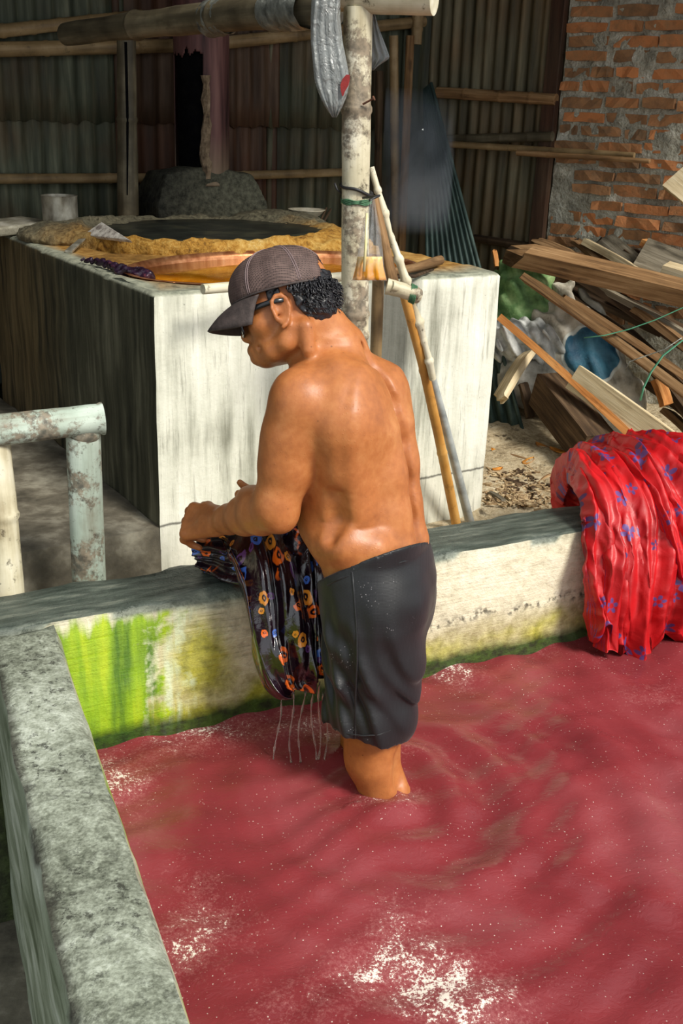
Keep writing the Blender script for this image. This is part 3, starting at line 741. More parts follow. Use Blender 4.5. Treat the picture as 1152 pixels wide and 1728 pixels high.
# pectoral and rib mass at the front, shoulder blades and back muscles
S.ell(tp(.84, 120, .72), (.06, .07, .07), k=.04); S.ell(tp(.84, -120, .72), (.06, .07, .07), k=.04)
bl = tp(.84, 44, .79); S.ell(bl, (.022, .062, .11), (FB, LB, Z), .08)
br = tp(.83, -38, .80); S.ell(br, (.026, .05, .085), (FB, LB, Z), .06)
for a in (20, -20):
    S.chain([tp(z, a, .86) for z in (.56, .64, .72, .80)], [.024, .024, .024, .020], .05)
S.chain([tp(.93, 60, .95), tp(.84, 66, .90), tp(.75, 70, .90), tp(.66, 66, .86)], [.030, .034, .030, .022], .035)      # latissimus
S.chain([tp(.585, 55, .94), tp(.59, 90, .92), tp(.575, 125, .92)], [.024, .026, .024], .04)                            # flank fold over the waistband
S.chain([tp(.60, 150, .85), tp(.68, 160, .85), tp(.76, 160, .8)], [.045, .045, .045], .04)
# spine furrow, flank hollow, lower-back crease
S.chain([tp(z, 0, 1.04) for z in (.56, .62, .70, .78, .86, .93, .99)], [.008, .010, .011, .011, .010, .009, .005], .018, 'sub')
S.chain([tp(.70, 84, 1.10), tp(.65, 88, 1.10), tp(.61, 96, 1.11)], [.006, .008, .006], .03, 'sub')
# --- left arm
ELL = at(464, 858, 2.05); WRL = at(370, 880, 2.27)
DEL = SHL + Z * .0
S.ell(DEL - Z * .012, (.050, .054, .066), (FB, LB, Z), .03)
ua = ELL - SHL
S.chain([SHL, SHL + ua * .35, SHL + ua * .62, SHL + ua * .9, ELL], [.049, .047, .045, .042, .041], .025)
S.ell(SHL + ua * .45 - FB * .012, (.038, .042, .085), (FB, LB, -nrm(ua)), .03)     # triceps
S.ell(SHL + ua * .5 + FB * .012, (.036, .038, .075), (FB, LB, -nrm(ua)), .03)      # biceps
S.ell(ELL - FB * .018 - Z * .020, (.024, .026, .026), k=.025)                       # elbow point
fa = WRL - ELL
S.chain([ELL, ELL + fa * .22, ELL + fa * .5, ELL + fa * .8, WRL], [.042, .047, .041, .031, .027], .022)
S.ell(ELL + fa * .22 + Z * .012, (.075, .036, .034), (nrm(fa), np.cross(Z, nrm(fa)), Z), .02)
S.cap(SHL - FB * .02 - LB * .03 - Z * .03, tp(.84, 60, .76), .038, .050, .08)        # rear of the armpit
# --- right arm (mostly behind him)
ELR = at(560, 812, 2.50); WRR = at(458, 868, 2.43)
S.chain([SHR, SHR + (ELR - SHR) * .5, ELR], [.052, .046, .042], .025)
S.chain([ELR, ELR + (WRR - ELR) * .3, WRR], [.042, .042, .027], .02)
# --- hands: palm block, four fingers of different lengths, thumb from the side of the palm
def hand(W_, fwd, side_, back, curl, spread, thumb_c, thumbout=1., scale=1.0, palm_th=.013):
    """W_ wrist, fwd towards the knuckles, side_ towards the thumb, back out of the hand's back"""
    fwd, side_, back = nrm(fwd), nrm(side_), nrm(back)
    sc = scale; L = .082 * sc
    for k, off in enumerate((-.029, -.010, .010, .029)):
        a = W_ + side_ * off * .62 * sc; b = W_ + fwd * (L - abs(off) * .15) + side_ * off * sc
        S.cap(a, b, .0145 * sc, .0135 * sc, .012)
    S.cap(W_ - fwd * .015, W_ + fwd * .03, .024 * sc, .022 * sc, .015)
    S.cap(W_ + fwd * .015 + side_ * .018, W_ + fwd * .055 + side_ * .03 - back * .006, .017 * sc, .012 * sc, .012)      # ball of the thumb
    lens = {-.029: (.032, .022, .018), -.010: (.041, .026, .020), .010: (.044, .028, .021), .029: (.039, .025, .020)}
    for k, off in enumerate((-.029, -.010, .010, .029)):
        p = W_ + fwd * (L - abs(off) * .15) + side_ * off * sc
        S.ell(p + back * .004, (.0115 * sc,) * 3, k=.008)                # knuckle
        ang = 0.; pts = [p]; r = .0098 * sc if k else .0086 * sc
        sd_ = side_ * spread * (k - 1.5)
        for j, l in enumerate(lens[off]):
            ang += radians(curl[k][j]); d = nrm(fwd * cos(ang) - back * sin(ang) + sd_)
            pts.append(pts[-1] + d * l * sc)
        S.chain(pts, [r * 1.06, r * 1.02, r * .93, r * .78], .0035)
        S.ell(pts[1] + back * .0008, (r * 1.12,) * 3, k=.004)
    p = W_ + fwd * .045 * sc + side_ * .034 * sc - back * .004; ang = radians(thumb_c[0]); pts = [p]
    for j, l in enumerate((.034, .026)):
        d = nrm(fwd * cos(ang) + side_ * .55 * thumbout - back * sin(ang)); pts.append(pts[-1] + d * l * sc); ang += radians(thumb_c[1])
    S.chain([W_ + fwd * .02 + side_ * .02] + pts, [.015 * sc, .0125 * sc, .0108 * sc, .0085 * sc], .006)
HF = nrm(at(318, 880, 2.325) - WRL); HS = nrm(CU * .85 + _fw * .5 - HF * (HF @ (CU * .85 + _fw * .5))); HB = np.cross(HS, HF)
if HB @ _fw > 0: HB = -HB
hand(WRL + HF * .004, HF, HS, HB, [(40, 58, 34), (38, 62, 34), (34, 60, 32), (30, 54, 28)], .06, (30, 25), .5, 1.13)
for off in (-.02, -.006, .008, .022):   # tendons on the back of the hand
    S.cap(WRL + HF * .02 + HS * off * .5 + HB * .0125, WRL + HF * .078 + HS * off * 1.25 + HB * .0125, .0028, .0032, .005)
RF = nrm(at(425, 862, 2.41) - WRR); RS = nrm(CU - RF * (RF @ CU)); RB_ = np.cross(RS, RF)
if RB_ @ _fw < 0: RB_ = -RB_
hand(WRR, RF, RS, RB_, [(50, 50, 25), (50, 55, 25), (48, 52, 25), (46, 50, 22)], .05, (-8, 12), 1.0, .98)
# --- pelvis and legs (inside the shorts down to the knee)
HPL = at(640, 1020, 2.06); HPR = at(648, 1010, 2.20)
KNL = at(628, 1275, 2.035); KNR = at(618, 1262, 2.20)
def leg(hp, kn, back=1.0, calf=V(.045, .01, -.20)):
    S.chain([hp, hp + (kn - hp) * .5, kn + (hp - kn) * .12, kn], [.076, .070, .058, .054], .03)
    S.ell(kn + FB * .012, (.046, .046, .054), (FB, LB, Z), .025)
    an = V(kn[0] + .085, kn[1] + .02, -.345)
    S.chain([kn - FB * .010 - Z * .02, kn + (an - kn) * .35 - FB * .018, kn + (an - kn) * .7 - FB * .004, an], [.056, .058, .044, .034], .03)
    S.chain([an - FB * .03 - Z * .035, an + FB * .05 - Z * .045, an + FB * .14 - Z * .058], [.034, .034, .022], .02)
leg(HPL, KNL); leg(HPR, KNR)
S.ell(KNL - FB * .066 - Z * .02, (.012, .020, .05), (FB, LB, Z), .03, 'sub')
# --- head: skull, face, jaw
H_ = lambda f, l, u: hd(f, l, u)
S.ell(H_(-.002, 0, .045), (.090, .074, .088), HA, .02)
S.ell(H_(.045, 0, .015), (.050, .062, .070), HA, .03)
S.ell(H_(.046, 0, -.032), (.042, .046, .046), HA, .03)
for l in (1, -1):
    S.chain([H_(.002, .058 * l, -.038), H_(.018, .052 * l, -.062), H_(.055, .034 * l, -.070), H_(.078, .012 * l, -.075)], [.013, .013, .013, .013], .024)   # jaw line
    S.ell(H_(.058, .046 * l, -.012), (.026, .020, .018), HA, .018)      # cheekbone
    S.ell(H_(.072, .022 * l, -.046), (.014, .014, .018), HA, .015)
    S.ell(H_(.070, .034 * l, .012), (.014, .016, .012), HA, .012, 'sub')   # eye socket
    S.ell(H_(.066, .033 * l, .010), (.013, .013, .0115), HA, .004)       # eyeball under the lid
    S.cap(H_(.086, .012 * l, .026), H_(.070, .046 * l, .026), .010, .009, .012)   # brow
    S.ell(H_(.091, .013 * l, -.023), (.010, .0095, .008), HA, .007)      # nostril wing
    S.ell(H_(.096, .009 * l, -.034), (.005, .004, .005), HA, .004, 'sub')
S.chain([H_(.087, 0, .014), H_(.095, 0, -.006), H_(.103, 0, -.020)], [.008, .010, .0135], .008)
S.ell(H_(.080, 0, -.052), (.018, .026, .022), HA, .012)
S.chain([H_(.076, .022, -.058), H_(.094, .012, -.052), H_(.098, 0, -.051), H_(.094, -.012, -.052), H_(.080, -.024, -.058)], [.0025, .010, .0125, .010, .0025], .006)
S.chain([H_(.075, .021, -.061), H_(.091, .012, -.0665), H_(.095, 0, -.068), H_(.091, -.012, -.0665), H_(.078, -.023, -.061)], [.0025, .010, .0135, .010, .0025], .005)
S.chain([H_(.080, .026, -.0595), H_(.095, .012, -.0595), H_(.100, 0, -.0595), H_(.095, -.012, -.0595), H_(.080, -.026, -.0595)], [.002] * 5, .005, 'sub')
S.ell(H_(.080, 0, -.079), (.015, .020, .011), HA, .012)                # chin
S.chain([H_(.084, .02, -.036), H_(.076, .034, -.055), H_(.066, .038, -.070)], [.002, .003, .002], .008, 'sub')   # nose-to-mouth fold
S.cap(H_(.0, 0, -.040), H_(.050, 0, -.058), .040, .024, .03)
# ears: rim, inner hollow, lobe
for l in (1, -1):
    c = H_(.008, .074 * l, -.004); tilt = nrm(FH * -.3 + LH * l)
    ea = (nrm(FH + LH * l * .25), nrm(LH * l - FH * .25), UH)
    S.ell(c, (.018, .008, .031), ea, .006)
    rim = [c + ea[0] * a_ + ea[1] * .006 + UH * b_ for a_, b_ in ((.014, -.006), (.017, .008), (.014, .022), (.004, .031), (-.008, .030), (-.016, .020), (-.018, .004), (-.014, -.012), (-.006, -.026), (.004, -.032))]
    S.chain(rim, [.003, .0036, .004, .0042, .0044, .0044, .0042, .004, .0042, .0055], .003)
    S.ell(c + ea[0] * .002 + ea[1] * .007 + UH * .004, (.010, .006, .017), ea, .004, 'sub')
    S.ell(c + ea[0] * .006 + ea[1] * .003 - UH * .007, (.005, .007, .006), ea, .003, 'sub')
    S.cap(c + ea[0] * .014 + UH * -.004 + ea[1] * .003, c + ea[0] * .013 + UH * -.014 + ea[1] * .003, .0045, .004, .004)   # tragus
# neck cords
S.chain([H_(-.03, .060, -.045), at(520, 590, 2.10)], [.014, .013], .02)
body = obj('body', S.mesh('body', 2), M_SKIN, person, smooth=True, recalc=False)
del S

# --- shorts
def mat_shorts():
    t = NT('wet_black_sports_cloth'); p = t.pos()
    f = t.noise(scale=11, detail=4); sp_ = t.math('MULTIPLY', t.mr(t.voro(scale=170), .20, .12), t.mr(t.noise(scale=13, detail=4), .60, .70))
    c = t.ramp(f, [(.3, srgb(10, 11, 14)), (.55, srgb(18, 19, 23)), (.75, srgb(30, 33, 36))])
    c = t.mix(t.math('MULTIPLY', sp_, .7), c, srgb(170, 165, 168))
    weave = t.wave(t.mapv(p, scale=(1, 1, 1)), 130, 0, 0, 'Z'); w2 = t.wave(p, 130, 0, 0, 'X')
    h = t.math('ADD', weave, w2)
    t.bsdf(c, .5, t.bump(h, .12, .002), spec=.45, **{'Sheen Weight': .08}); return t.m
M_SHORTS = mat_shorts()
Q = Solid((-.14, 1.80, -.05), (.40, 2.46, .68), .0042)
ws = [(630, 1085, 2.10, .148, .094), (639, 1020, 2.112, .163, .115), (637, 975, 2.12, .160, .120), (632, 942, 2.125, .156, .121), (628, 915, 2.13, .152, .117)]
wc = np.array([at(u, v, y) for u, v, y, *_ in ws]); wo = np.argsort(wc[:, 2]); wz = wc[wo, 2]; wpar = np.array([w[3:] for w in ws])[wo]; wc = wc[wo]
def hips(X, Y, Z_):
    z = np.clip(Z_, wz[0], wz[-1]); k = lambda a: np.interp(z, wz, a); h = radians(70)
    px, py = X - k(wc[:, 0]), Y - k(wc[:, 1]); f = -sin(h) * px + cos(h) * py; l = -cos(h) * px - sin(h) * py
    q = (np.abs(l / k(wpar[:, 0])) ** 2.3 + np.abs(f / k(wpar[:, 1])) ** 2.3) ** (1 / 2.3)
    return np.maximum((q - 1) * .12, np.maximum(Z_ - wz[-1] - .08, wz[0] - Z_ - .02))
Q.put((-.12, 1.85, wz[0] - .04), (.38, 2.42, wz[-1] + .1), hips, .03)
def tube_leg(hp, kn, r0, r1):
    Q.chain([hp, hp + (kn - hp) * .35, hp + (kn - hp) * .7, kn - Z * .05], [r0, r0 * .96, (r0 + r1) / 2, r1], .03)
tube_leg(HPL + V(-.006, 0, .0), KNL + V(-.006, 0, 0), .102, .090)
tube_leg(HPR + V(-.004, 0, .0), KNR + V(.026, 0, 0), .100, .084)
Q.ell(at(668, 1010, 2.14), (.066, .145, .095), (FB, LB, Z), .04)           # seat
Q.chain([at(664, 1130, 2.10), at(675, 1195, 2.10), at(684, 1245, 2.10)], [.022, .024, .026], .03)     # flare at the hem
gx, gy, gz = [Q.lo[i] + Q.h * np.arange(Q.n[i]) for i in range(3)]
GX, GY, GZ = np.meshgrid(gx, gy, gz, indexing='ij', sparse=True)
# folds: long diagonal creases falling from the seat to the front of the hem, gathers at the band
uu = GX * .9 + GY * -.35 + (.6 - GZ) * -.36; env = np.clip((.50 - GZ) / .2, 0, 1)
fold = .0055 * np.sin(uu * 88 + 1.4 * np.sin(GZ * 13)) * env + .0035 * np.sin(uu * 170 + 2 * np.sin(GZ * 19 + 1)) * env
fold = fold + .004 * np.sin((GZ * 1.0 + GX * .5) * 75 + 2 * np.sin(GY * 20)) * np.clip((.07 - GX) / .06, 0, 1) * np.clip((.46 - GZ) / .08, 0, 1) * np.clip((GZ - .18) / .08, 0, 1)
Q.d += fold.astype(np.float32)
# waistband edge tilts: higher at the back; hem dips in waves
p0 = at(552, 974, 2.04); p1 = at(640, 938, 2.01); p2 = at(716, 916, 2.12)
nw = nrm(np.cross(p1 - p0, p2 - p0)); nw = nw if nw[2] > 0 else -nw
top = (GX - p1[0]) * nw[0] + (GY - p1[1]) * nw[1] + (GZ - p1[2]) * nw[2]
Q.d = np.maximum(Q.d, top.astype(np.float32))
hz0 = onz(605, 1253, .06)
h0 = at(610, 1257, 1.945)[2]
hem = h0 + .010 * np.sin(GX * 26 + 1) + .045 * np.clip((GY - 2.06) / .2, 0, 1) - .02 * np.clip((GX - .13) / .05, 0, 1) * np.clip((2.16 - GY) / .1, 0, 1)
Q.d = np.maximum(Q.d, (hem - GZ).astype(np.float32))
shorts = obj('shorts', Q.mesh('shorts', 2), M_SHORTS, person, smooth=True, recalc=False)
shq = Q
def shorts_hit(u, v):      # where the sight line at a photo point meets the shorts
    d = nrm(ray(u, v)); 
    for k in range(1200, 2000):
        p = CC + d * (k * .0016); i = np.round((p - shq.lo) / shq.h).astype(int)
        if np.all(i >= 0) and np.all(i < shq.n) and shq.d[tuple(i)] < 0: return p - d * .001
    return None
def seam(name, pts, r, parent):
    q = [shorts_hit(*p) for p in pts]; q = [p for p in q if p is not None]
    if len(q) > 1: mb = MB(); mb.tube(q, r, 6); obj(name, mb, M_SHORTS, parent, smooth=True)
seam('side_seam', [(594, 965), (597, 1000), (600, 1040), (602, 1080), (602, 1120), (600, 1160), (599, 1200), (599, 1245)], .0022, shorts)
seam('waistband_seam', [(552, 988), (575, 976), (600, 968), (640, 958), (680, 948), (706, 940)], .0022, shorts)
seam('hem_seam', [(562, 1228), (585, 1238), (612, 1242), (640, 1240), (658, 1232)], .0016, shorts)
del shq, Q

# --- cap
def mat_cap():
    t = NT('brown_mesh_cap_cloth'); v = t.uv()
    a = t.voro(t.mapv(t.objc(), scale=(330, 330, 330)), scale=1, rnd=.05, what='Distance')
    f = t.noise(t.objc(), scale=30, detail=3)
    c = t.mix(t.mr(a, .30, .46), srgb(34, 26, 25), t.ramp(f, [(.3, srgb(78, 62, 58)), (.7, srgb(112, 92, 86))]))
    t.bsdf(c, .7, t.bump(a, .35, .002), spec=.3); return t.m
M_CAP = mat_cap()
M_CAPB = mat_simple('brown_cap_brim_cloth', [srgb(48, 40, 38), srgb(66, 56, 53), srgb(82, 70, 66)], 60, .75, .15)
M_SEAM = mat_simple('light_stitching', [srgb(110, 92, 92), srgb(132, 114, 114)], 60, .8, .1)
M_DARK = mat_simple('black_plastic', [srgb(14, 14, 16), srgb(22, 22, 24)], 20, .25, 0, spec=.6)
cap_c = V(.006, 0, .041)
RADF, RADL, RADU = .103, .089, .094
def crown(th, ph):   # th around (0 = front), ph from rim 0 to top 1
    f, l = cos(th), sin(th)
    u = sin(ph * pi / 2); r = cos(ph * pi / 2) ** .80
    bulge = 1 + .06 * (1 - ph) * max(0, f)
    front_peak = .008 * max(0, f) * ph * (1 - ph) * 4
    z0 = -.002 * f + .0
    return hd(cap_c[0] + RADF * f * r * bulge + front_peak * f, RADL * l * r, cap_c[2] + RADU * u ** 0.95 + .004 * f * (1 - ph))
nth, nph = 84, 22
P = np.zeros((nph, nth, 3))
for i in range(nph):
    for j in range(nth): P[i, j] = crown(2 * pi * j / nth, .999 * i / (nph - 1))
mb = MB()
fs = []
vs = P.reshape(-1, 3)
for i in range(nph - 1):
    for j in range(nth):
        th = 2 * pi * (j + .5) / nth; dth = abs(((th - pi) + pi) % (2 * pi) - pi); ph = i / (nph - 1)
        if (dth / .50) ** 2 + (ph / .36) ** 2 < 1: continue             # the half-moon opening at the back
        fs.append((i * nth + j, i * nth + (j + 1) % nth, (i + 1) * nth + (j + 1) % nth, (i + 1) * nth + j))
mb.add(vs, fs)
capo = obj('cap', mb, M_CAP, person, smooth=True, solid=.002)
for k in range(6):
    th = pi / 6 + k * pi / 3 if False else k * pi / 3 + pi / 6 * 0
    mbx = MB()
    for dth in (-.022, .022):
        mbx.tube([crown(th + dth / max(.12, cos(q * pi / 2)), q) * 1.0 + nrm(crown(th, q) - hd(*cap_c)) * .0012 for q in np.linspace(.02 if abs(th - pi) > .1 else .4, .95, 14)], .0011, 5)
    tag(obj('panel_seam', mbx, M_SEAM, capo, smooth=True), None)
mbx = MB(); mbx.tube([crown(a, 0.0) + nrm(crown(a, 0) - hd(*cap_c)) * .001 for a in np.linspace(-2.6, 2.6, 50)], .0022, 6); obj('cap_band', mbx, M_CAPB, capo, smooth=True)
mbx = MB(); mbx.tube([crown(a, -.0) + UH * .012 * 0 + nrm(crown(a, 0) - hd(*cap_c)) * .003 for a in np.linspace(pi - .55, pi + .55, 14)], .006, 8, squash=.35, ref=tuple(UH)); obj('cap_strap', mbx, M_DARK, capo, smooth=True)
mbx = MB(); mbx.lathe(crown(0, .9995) - UH * .001, [(.0, .006), (.005, .005), (.007, .002), (.007, 0)], 12, UH); obj('cap_button', mbx, M_CAPB, capo, smooth=True)
P = np.zeros((10, 29, 3))
for i in range(10):
    for j in range(29):
        a = radians(-72 + 144 * j / 28); k = i / 9
        b0 = np.array([cap_c[0] + (RADF + .006) * cos(a), (RADL + .001) * sin(a), cap_c[2] + .003])
        reach = .064 * cos(a) ** .65 if cos(a) > 0 else 0
        drop = -.012 * k - .020 * k * k - .022 * (sin(a) ** 2) * (.3 + k)
        P[i, j] = hd(b0[0] + reach * k, b0[1] * (1 - .04 * k), b0[2] + drop)
mbx = MB(); mbx.grid(P); obj('brim', mbx, M_CAPB, capo, smooth=True, solid=.0035)

# --- hair: a close cap of hair below the cap's edge plus curled locks
def mat_hair():
    t = NT('black_hair'); f = t.noise(t.objc(), scale=120, detail=4)
    t.bsdf(t.ramp(f, [(.3, srgb(10, 10, 13)), (.7, srgb(34, 33, 38))]), .38, t.bump(f, .5, .003), spec=.55); return t.m
M_HAIR = mat_hair()
rh = random.Random(12)
T = Solid(HO - .17, HO + .17, .003)
T.ell(hd(-.004, 0, .042), (.094, .080, .093), HA, .01)
T.ell(hd(-.052, 0, .0), (.045, .062, .050), HA, .02)
hx, hy, hz_ = [T.lo[i] + T.h * np.arange(T.n[i]) - HO[i] for i in range(3)]
AX, AY, AZ = np.meshgrid(hx, hy, hz_, indexing='ij', sparse=True)
ff = AX * FH[0] + AY * FH[1] + AZ * FH[2]; uu = AX * UH[0] + AY * UH[1] + AZ * UH[2]; ll = AX * LH[0] + AY * LH[1] + AZ * LH[2]
T.d += (.0028 * np.sin(ff * 260 + 3 * np.sin(uu * 150)) * np.sin(uu * 210 + 2 * np.sin(ll * 120))).astype(np.float32)
# hairline: behind the ear and above the nape; a short sideburn in front of the ear
line = np.maximum(ff + .022 + .5 * np.maximum(0, -uu - .0), -.056 - uu - .12 * (ff + .06))
line = np.maximum(line, -(uu + .050 + .25 * (ff + .09)))
line2 = np.maximum(np.maximum(ff - .028, -ff - .0), np.maximum(-uu + .018, uu - .1))
T.d = np.maximum(T.d, np.minimum(line, line2).astype(np.float32))
T.d = np.maximum(T.d, (uu - .062 - .0 * ff).astype(np.float32))
hair = obj('hair', T.mesh('hair', 1), M_HAIR, person, smooth=True, recalc=False)
mb = MB()
for k in range(900):
    az = radians(rh.uniform(95, 265)); el = rh.uniform(-.62, .02)
    d = FH * cos(az) * cos(el) * .095 + LH * sin(az) * cos(el) * .082 + UH * (sin(el) * .092)
    c = hd(-.004, 0, .042) + d
    if abs(az - pi) > 1.15 and el < -.15: continue
    out = nrm(d); dn = nrm(-UH + out * .25 - FH * .5); sdv = np.cross(out, dn); ph = rh.uniform(0, 6.28); L = rh.uniform(.012, .024); amp = rh.uniform(.0015, .0035)
    pts = [c + out * (-.001 + .003 * q + amp * sin(q * 5 + ph)) + dn * L * q + sdv * amp * 1.4 * cos(q * 5 + ph) for q in np.linspace(0, 1, 6)]
    mb.tube(pts, [.0019, .0019, .0017, .0014, .001, .0003], 5)
tag(obj('hair_curls', mb, M_HAIR, hair, smooth=True, recalc=False), kind='stuff')

# --- sunglasses
gl = MB()
temple = [hd(-.004, .082, .014), hd(.02, .081, .018), hd(.06, .075, .017), hd(.094, .066, .016)]
gl.tube(temple, [.0045, .0055, .006, .0065], 8, squash=.5, ref=tuple(LH)); glasses = obj('sunglasses', gl, M_DARK, person, smooth=True)
g2 = MB(); g2.tube([hd(-.004, -.082, .014), hd(.02, -.081, .018), hd(.06, -.075, .017), hd(.094, -.066, .016)], [.0045, .0055, .006, .0065], 8, squash=.5, ref=tuple(LH)); obj('temple_arm', g2, M_DARK, glasses, smooth=True)
tl = NT('dark_grey_lens'); tl.bsdf(srgb(16, 18, 22), .06, spec=.8); M_LENS = tl.m
for l in (1, -1):
    P = np.zeros((9, 13, 3))
    for i in range(9):
        for j in range(13):
            y_ = l * (.010 + .057 * j / 12); u_ = .020 - .042 * i / 8
            k = (i / 8); y_ = l * .038 + (y_ - l * .038) * (1 - .22 * k * k)
            P[i, j] = hd(.111 - .32 * (abs(y_) ** 2) / .10 - .004 * k, y_, u_)
    mbx = MB(); mbx.grid(P); obj('lens', mbx, M_LENS, glasses, smooth=True, solid=.002)
    fr = [P[0, j] for j in range(13)] + [P[i, 12] for i in range(1, 9)] + [P[8, j] for j in range(11, -1, -1)] + [P[i, 0] for i in range(7, -1, -1)]
    mbx = MB(); mbx.tube(fr, .0024, 6, cap=False); obj('lens_rim', mbx, M_DARK, glasses, smooth=True)
mbx = MB(); mbx.tube([hd(.111, .011, .012), hd(.114, 0, .014), hd(.111, -.011, .012)], .003, 6); obj('bridge', mbx, M_DARK, glasses, smooth=True)

# ================================================================ vat
def local_axes(a, b, up=Z):
    x = nrm(np.asarray(b) - np.asarray(a)); y = np.cross(up, x)
    if np.linalg.norm(y) < 1e-3: y = V(0, 1, 0)
    y = nrm(y); return x, y, np.cross(x, y)
def lobj(name, mb, mat, org, ax, parent=None, **kw):
    """mesh built in its own axes (X along the piece), then turned into place"""
    me = mb.mesh(name); fix_normals(me)
    o = bpy.data.objects.new(name, me); COL.objects.link(o)
    o.rotation_euler = Matrix((tuple(ax[0]), tuple(ax[1]), tuple(ax[2]))).transposed().to_euler()
    off = np.zeros(3) if parent is None else wpos(parent)
    o.parent = parent; o.location = Vector(np.asarray(org, float) - off)
    me.materials.append(mat)
    if kw.get('smooth'): me.polygons.foreach_set('use_smooth', [True] * len(me.polygons))
    if kw.get('auto'):
        me.polygons.foreach_set('use_smooth', [True] * len(me.polygons)); me.set_sharp_from_angle(angle=radians(kw['auto']))
    if kw.get('bevel'):
        md = o.modifiers.new('bevel', 'BEVEL'); md.width = kw['bevel']; md.segments = 2; md.limit_method = 'ANGLE'
    return o

ZT = .945
vat = empty('boiling_vat', tk(.6, .8, .0)); tag(vat, 'square concrete dye vat holding orange liquid behind the man', 'vat')
# body: worn outer walls, a level top and an oval well
PC, PR = (.56, .325), (.51, .30)
def vat_loop(z, k, n=160, well=0.):
    """one ring round the vat; k = 0 outer square .. 1 the well's oval"""
    R = []
    SX, TX = 1.212, 1.62
    for i in range(n):
        a = 2 * pi * i / n
        # square ring by arc length
        per = 2 * (SX + TX); d = per * i / n
        if d < SX: q = (d, 0)
        elif d < SX + TX: q = (SX, d - SX)
        elif d < 2 * SX + TX: q = (2 * SX + TX - d, TX)
        else: q = (0, per - d)
        if k <= 0:
            ss, tt = q
            ss += -.006 * 0; p = tk(ss, tt, z)
            out = V(0, 0, 0)
            w = .006 * fbm(p + 2, 6, 3)
            cx, cy = ss - SX / 2, tt - TX / 2
            ed = min(abs(abs(cx) - SX / 2), abs(abs(cy) - TX / 2))
            p = p - TA * np.sign(cx) * (w if abs(abs(cx) - SX / 2) < 1e-6 else 0) - TB * np.sign(cy) * (w if abs(abs(cy) - TX / 2) < 1e-6 else 0)
            R.append(p)
        else:
            th = math.atan2((q[1] - PC[1]) / PR[1], (q[0] - PC[0]) / PR[0])
            o2 = (PC[0] + PR[0] * cos(th) * (1 + well), PC[1] + PR[1] * sin(th) * (1 + well))
            ss, tt = q[0] + (o2[0] - q[0]) * k, q[1] + (o2[1] - q[1]) * k
            R.append(tk(ss, tt, z))
    return R
rings = [vat_loop(z, 0) for z in np.linspace(-.05, .268, 8)] + [vat_loop(.278, 0)] + [vat_loop(z, 0) for z in np.linspace(.29, ZT - .012, 18)]
def inset(R, d, dz):
    c = tk(.606, .81, 0)
    out = []
    for p in R:
        v = p - c; a, b = v @ TA, v @ TB
        out.append(p - TA * d * np.clip(a / .606, -1, 1) ** 9 - TB * d * np.clip(b / .81, -1, 1) ** 9 + Z * dz)
    return out
rings.append(inset(vat_loop(ZT - .004, 0), .006, 0)); rings.append(inset(vat_loop(ZT, 0), .016, .001))
for k in (.15, .35, .55, .75, .9, 1.0):
    R = vat_loop(ZT, k); rings.append([p + Z * (.010 * fbm(p, 8, 3) * min(1, 1.3 - k) + (.0 if k < 1 else -.004)) for p in R])
rings += [vat_loop(ZT - .02, 1, well=-.03), vat_loop(ZT - .1, 1, well=-.12), vat_loop(ZT - .18, 1, well=-.4), vat_loop(ZT - .2, 1, well=-.98)]
mb = MB(); mb.grid(np.array(rings), closed_v=True)
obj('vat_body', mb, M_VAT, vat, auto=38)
# copper pan rim sunk into the well
tm = NT('copper_pan'); f = tm.noise(scale=30, detail=4); tm.bsdf(tm.ramp(f, [(.3, srgb(150, 84, 48)), (.6, srgb(214, 150, 104)), (.8, srgb(236, 196, 156))]), .28, tm.bump(f, .1, .004), metal=.75); M_COPPER = tm.m
prof = [(1.0, .004), (1.012, .010), (.985, .012), (.955, .0), (.93, -.04), (.86, -.12), (.5, -.16), (.02, -.17)]
P = np.array([[tk(PC[0] + PR[0] * .985 * r * cos(2 * pi * k / 72), PC[1] + PR[1] * .985 * r * sin(2 * pi * k / 72), ZT + (h * (.5 + .9 * sin(2 * pi * k / 72)) if h > -.01 else h)) for k in range(72)] for r, h in prof])
mb = MB(); mb.grid(P, closed_v=True); tag(obj('copper_pan', mb, M_COPPER, vat, smooth=True), 'copper pan set into the vat')
# crust: raised second hearth behind, with a soot-black pan
Q = Solid(tk(.6, .95, 0) - V(1.1, 1.1, 0) + Z * .86, tk(.6, .95, 0) + V(1.1, 1.1, 0) + Z * 1.18, .011)
ctr = [tk(.66 + .47 * cos(a), 1.02 + .37 * sin(a), .955) for a in np.linspace(0, 2 * pi, 40)]
Q.chain(ctr, [.042 + .006 * sin(i * 1.7) for i in range(40)], .02)
Q.ell(tk(.66, 1.02, .93), (.50, .40, .045), (TA, TB, Z), .02)
Q.ell(tk(1.08, .95, .95), (.14, .32, .035), (TA, TB, Z), .03); Q.ell(tk(.30, 1.2, .96), (.30, .25, .055), (TA, TB, Z), .03)
Q.ell(tk(1.10, 1.30, .96), (.20, .25, .06), (TA, TB, Z), .03); Q.ell(tk(.95, .70, .955), (.2, .1, .035), (TA, TB, Z), .03)
Q.ell(tk(.64, 1.0, 1.01), (.47, .36, .045), (TA, TB, Z), .012, 'sub')
gx, gy, gz = [Q.lo[i] + Q.h * np.arange(Q.n[i]) for i in range(3)]
GX, GY, GZ = np.meshgrid(gx, gy, gz, indexing='ij', sparse=True)
Q.d += (.006 * np.sin(GX * 61 + 2 * np.sin(GY * 37)) * np.sin(GY * 53 + 2 * np.sin(GZ * 90)) + .004 * np.sin(GX * 130 + GY * 40) * np.sin(GY * 140)).astype(np.float32)
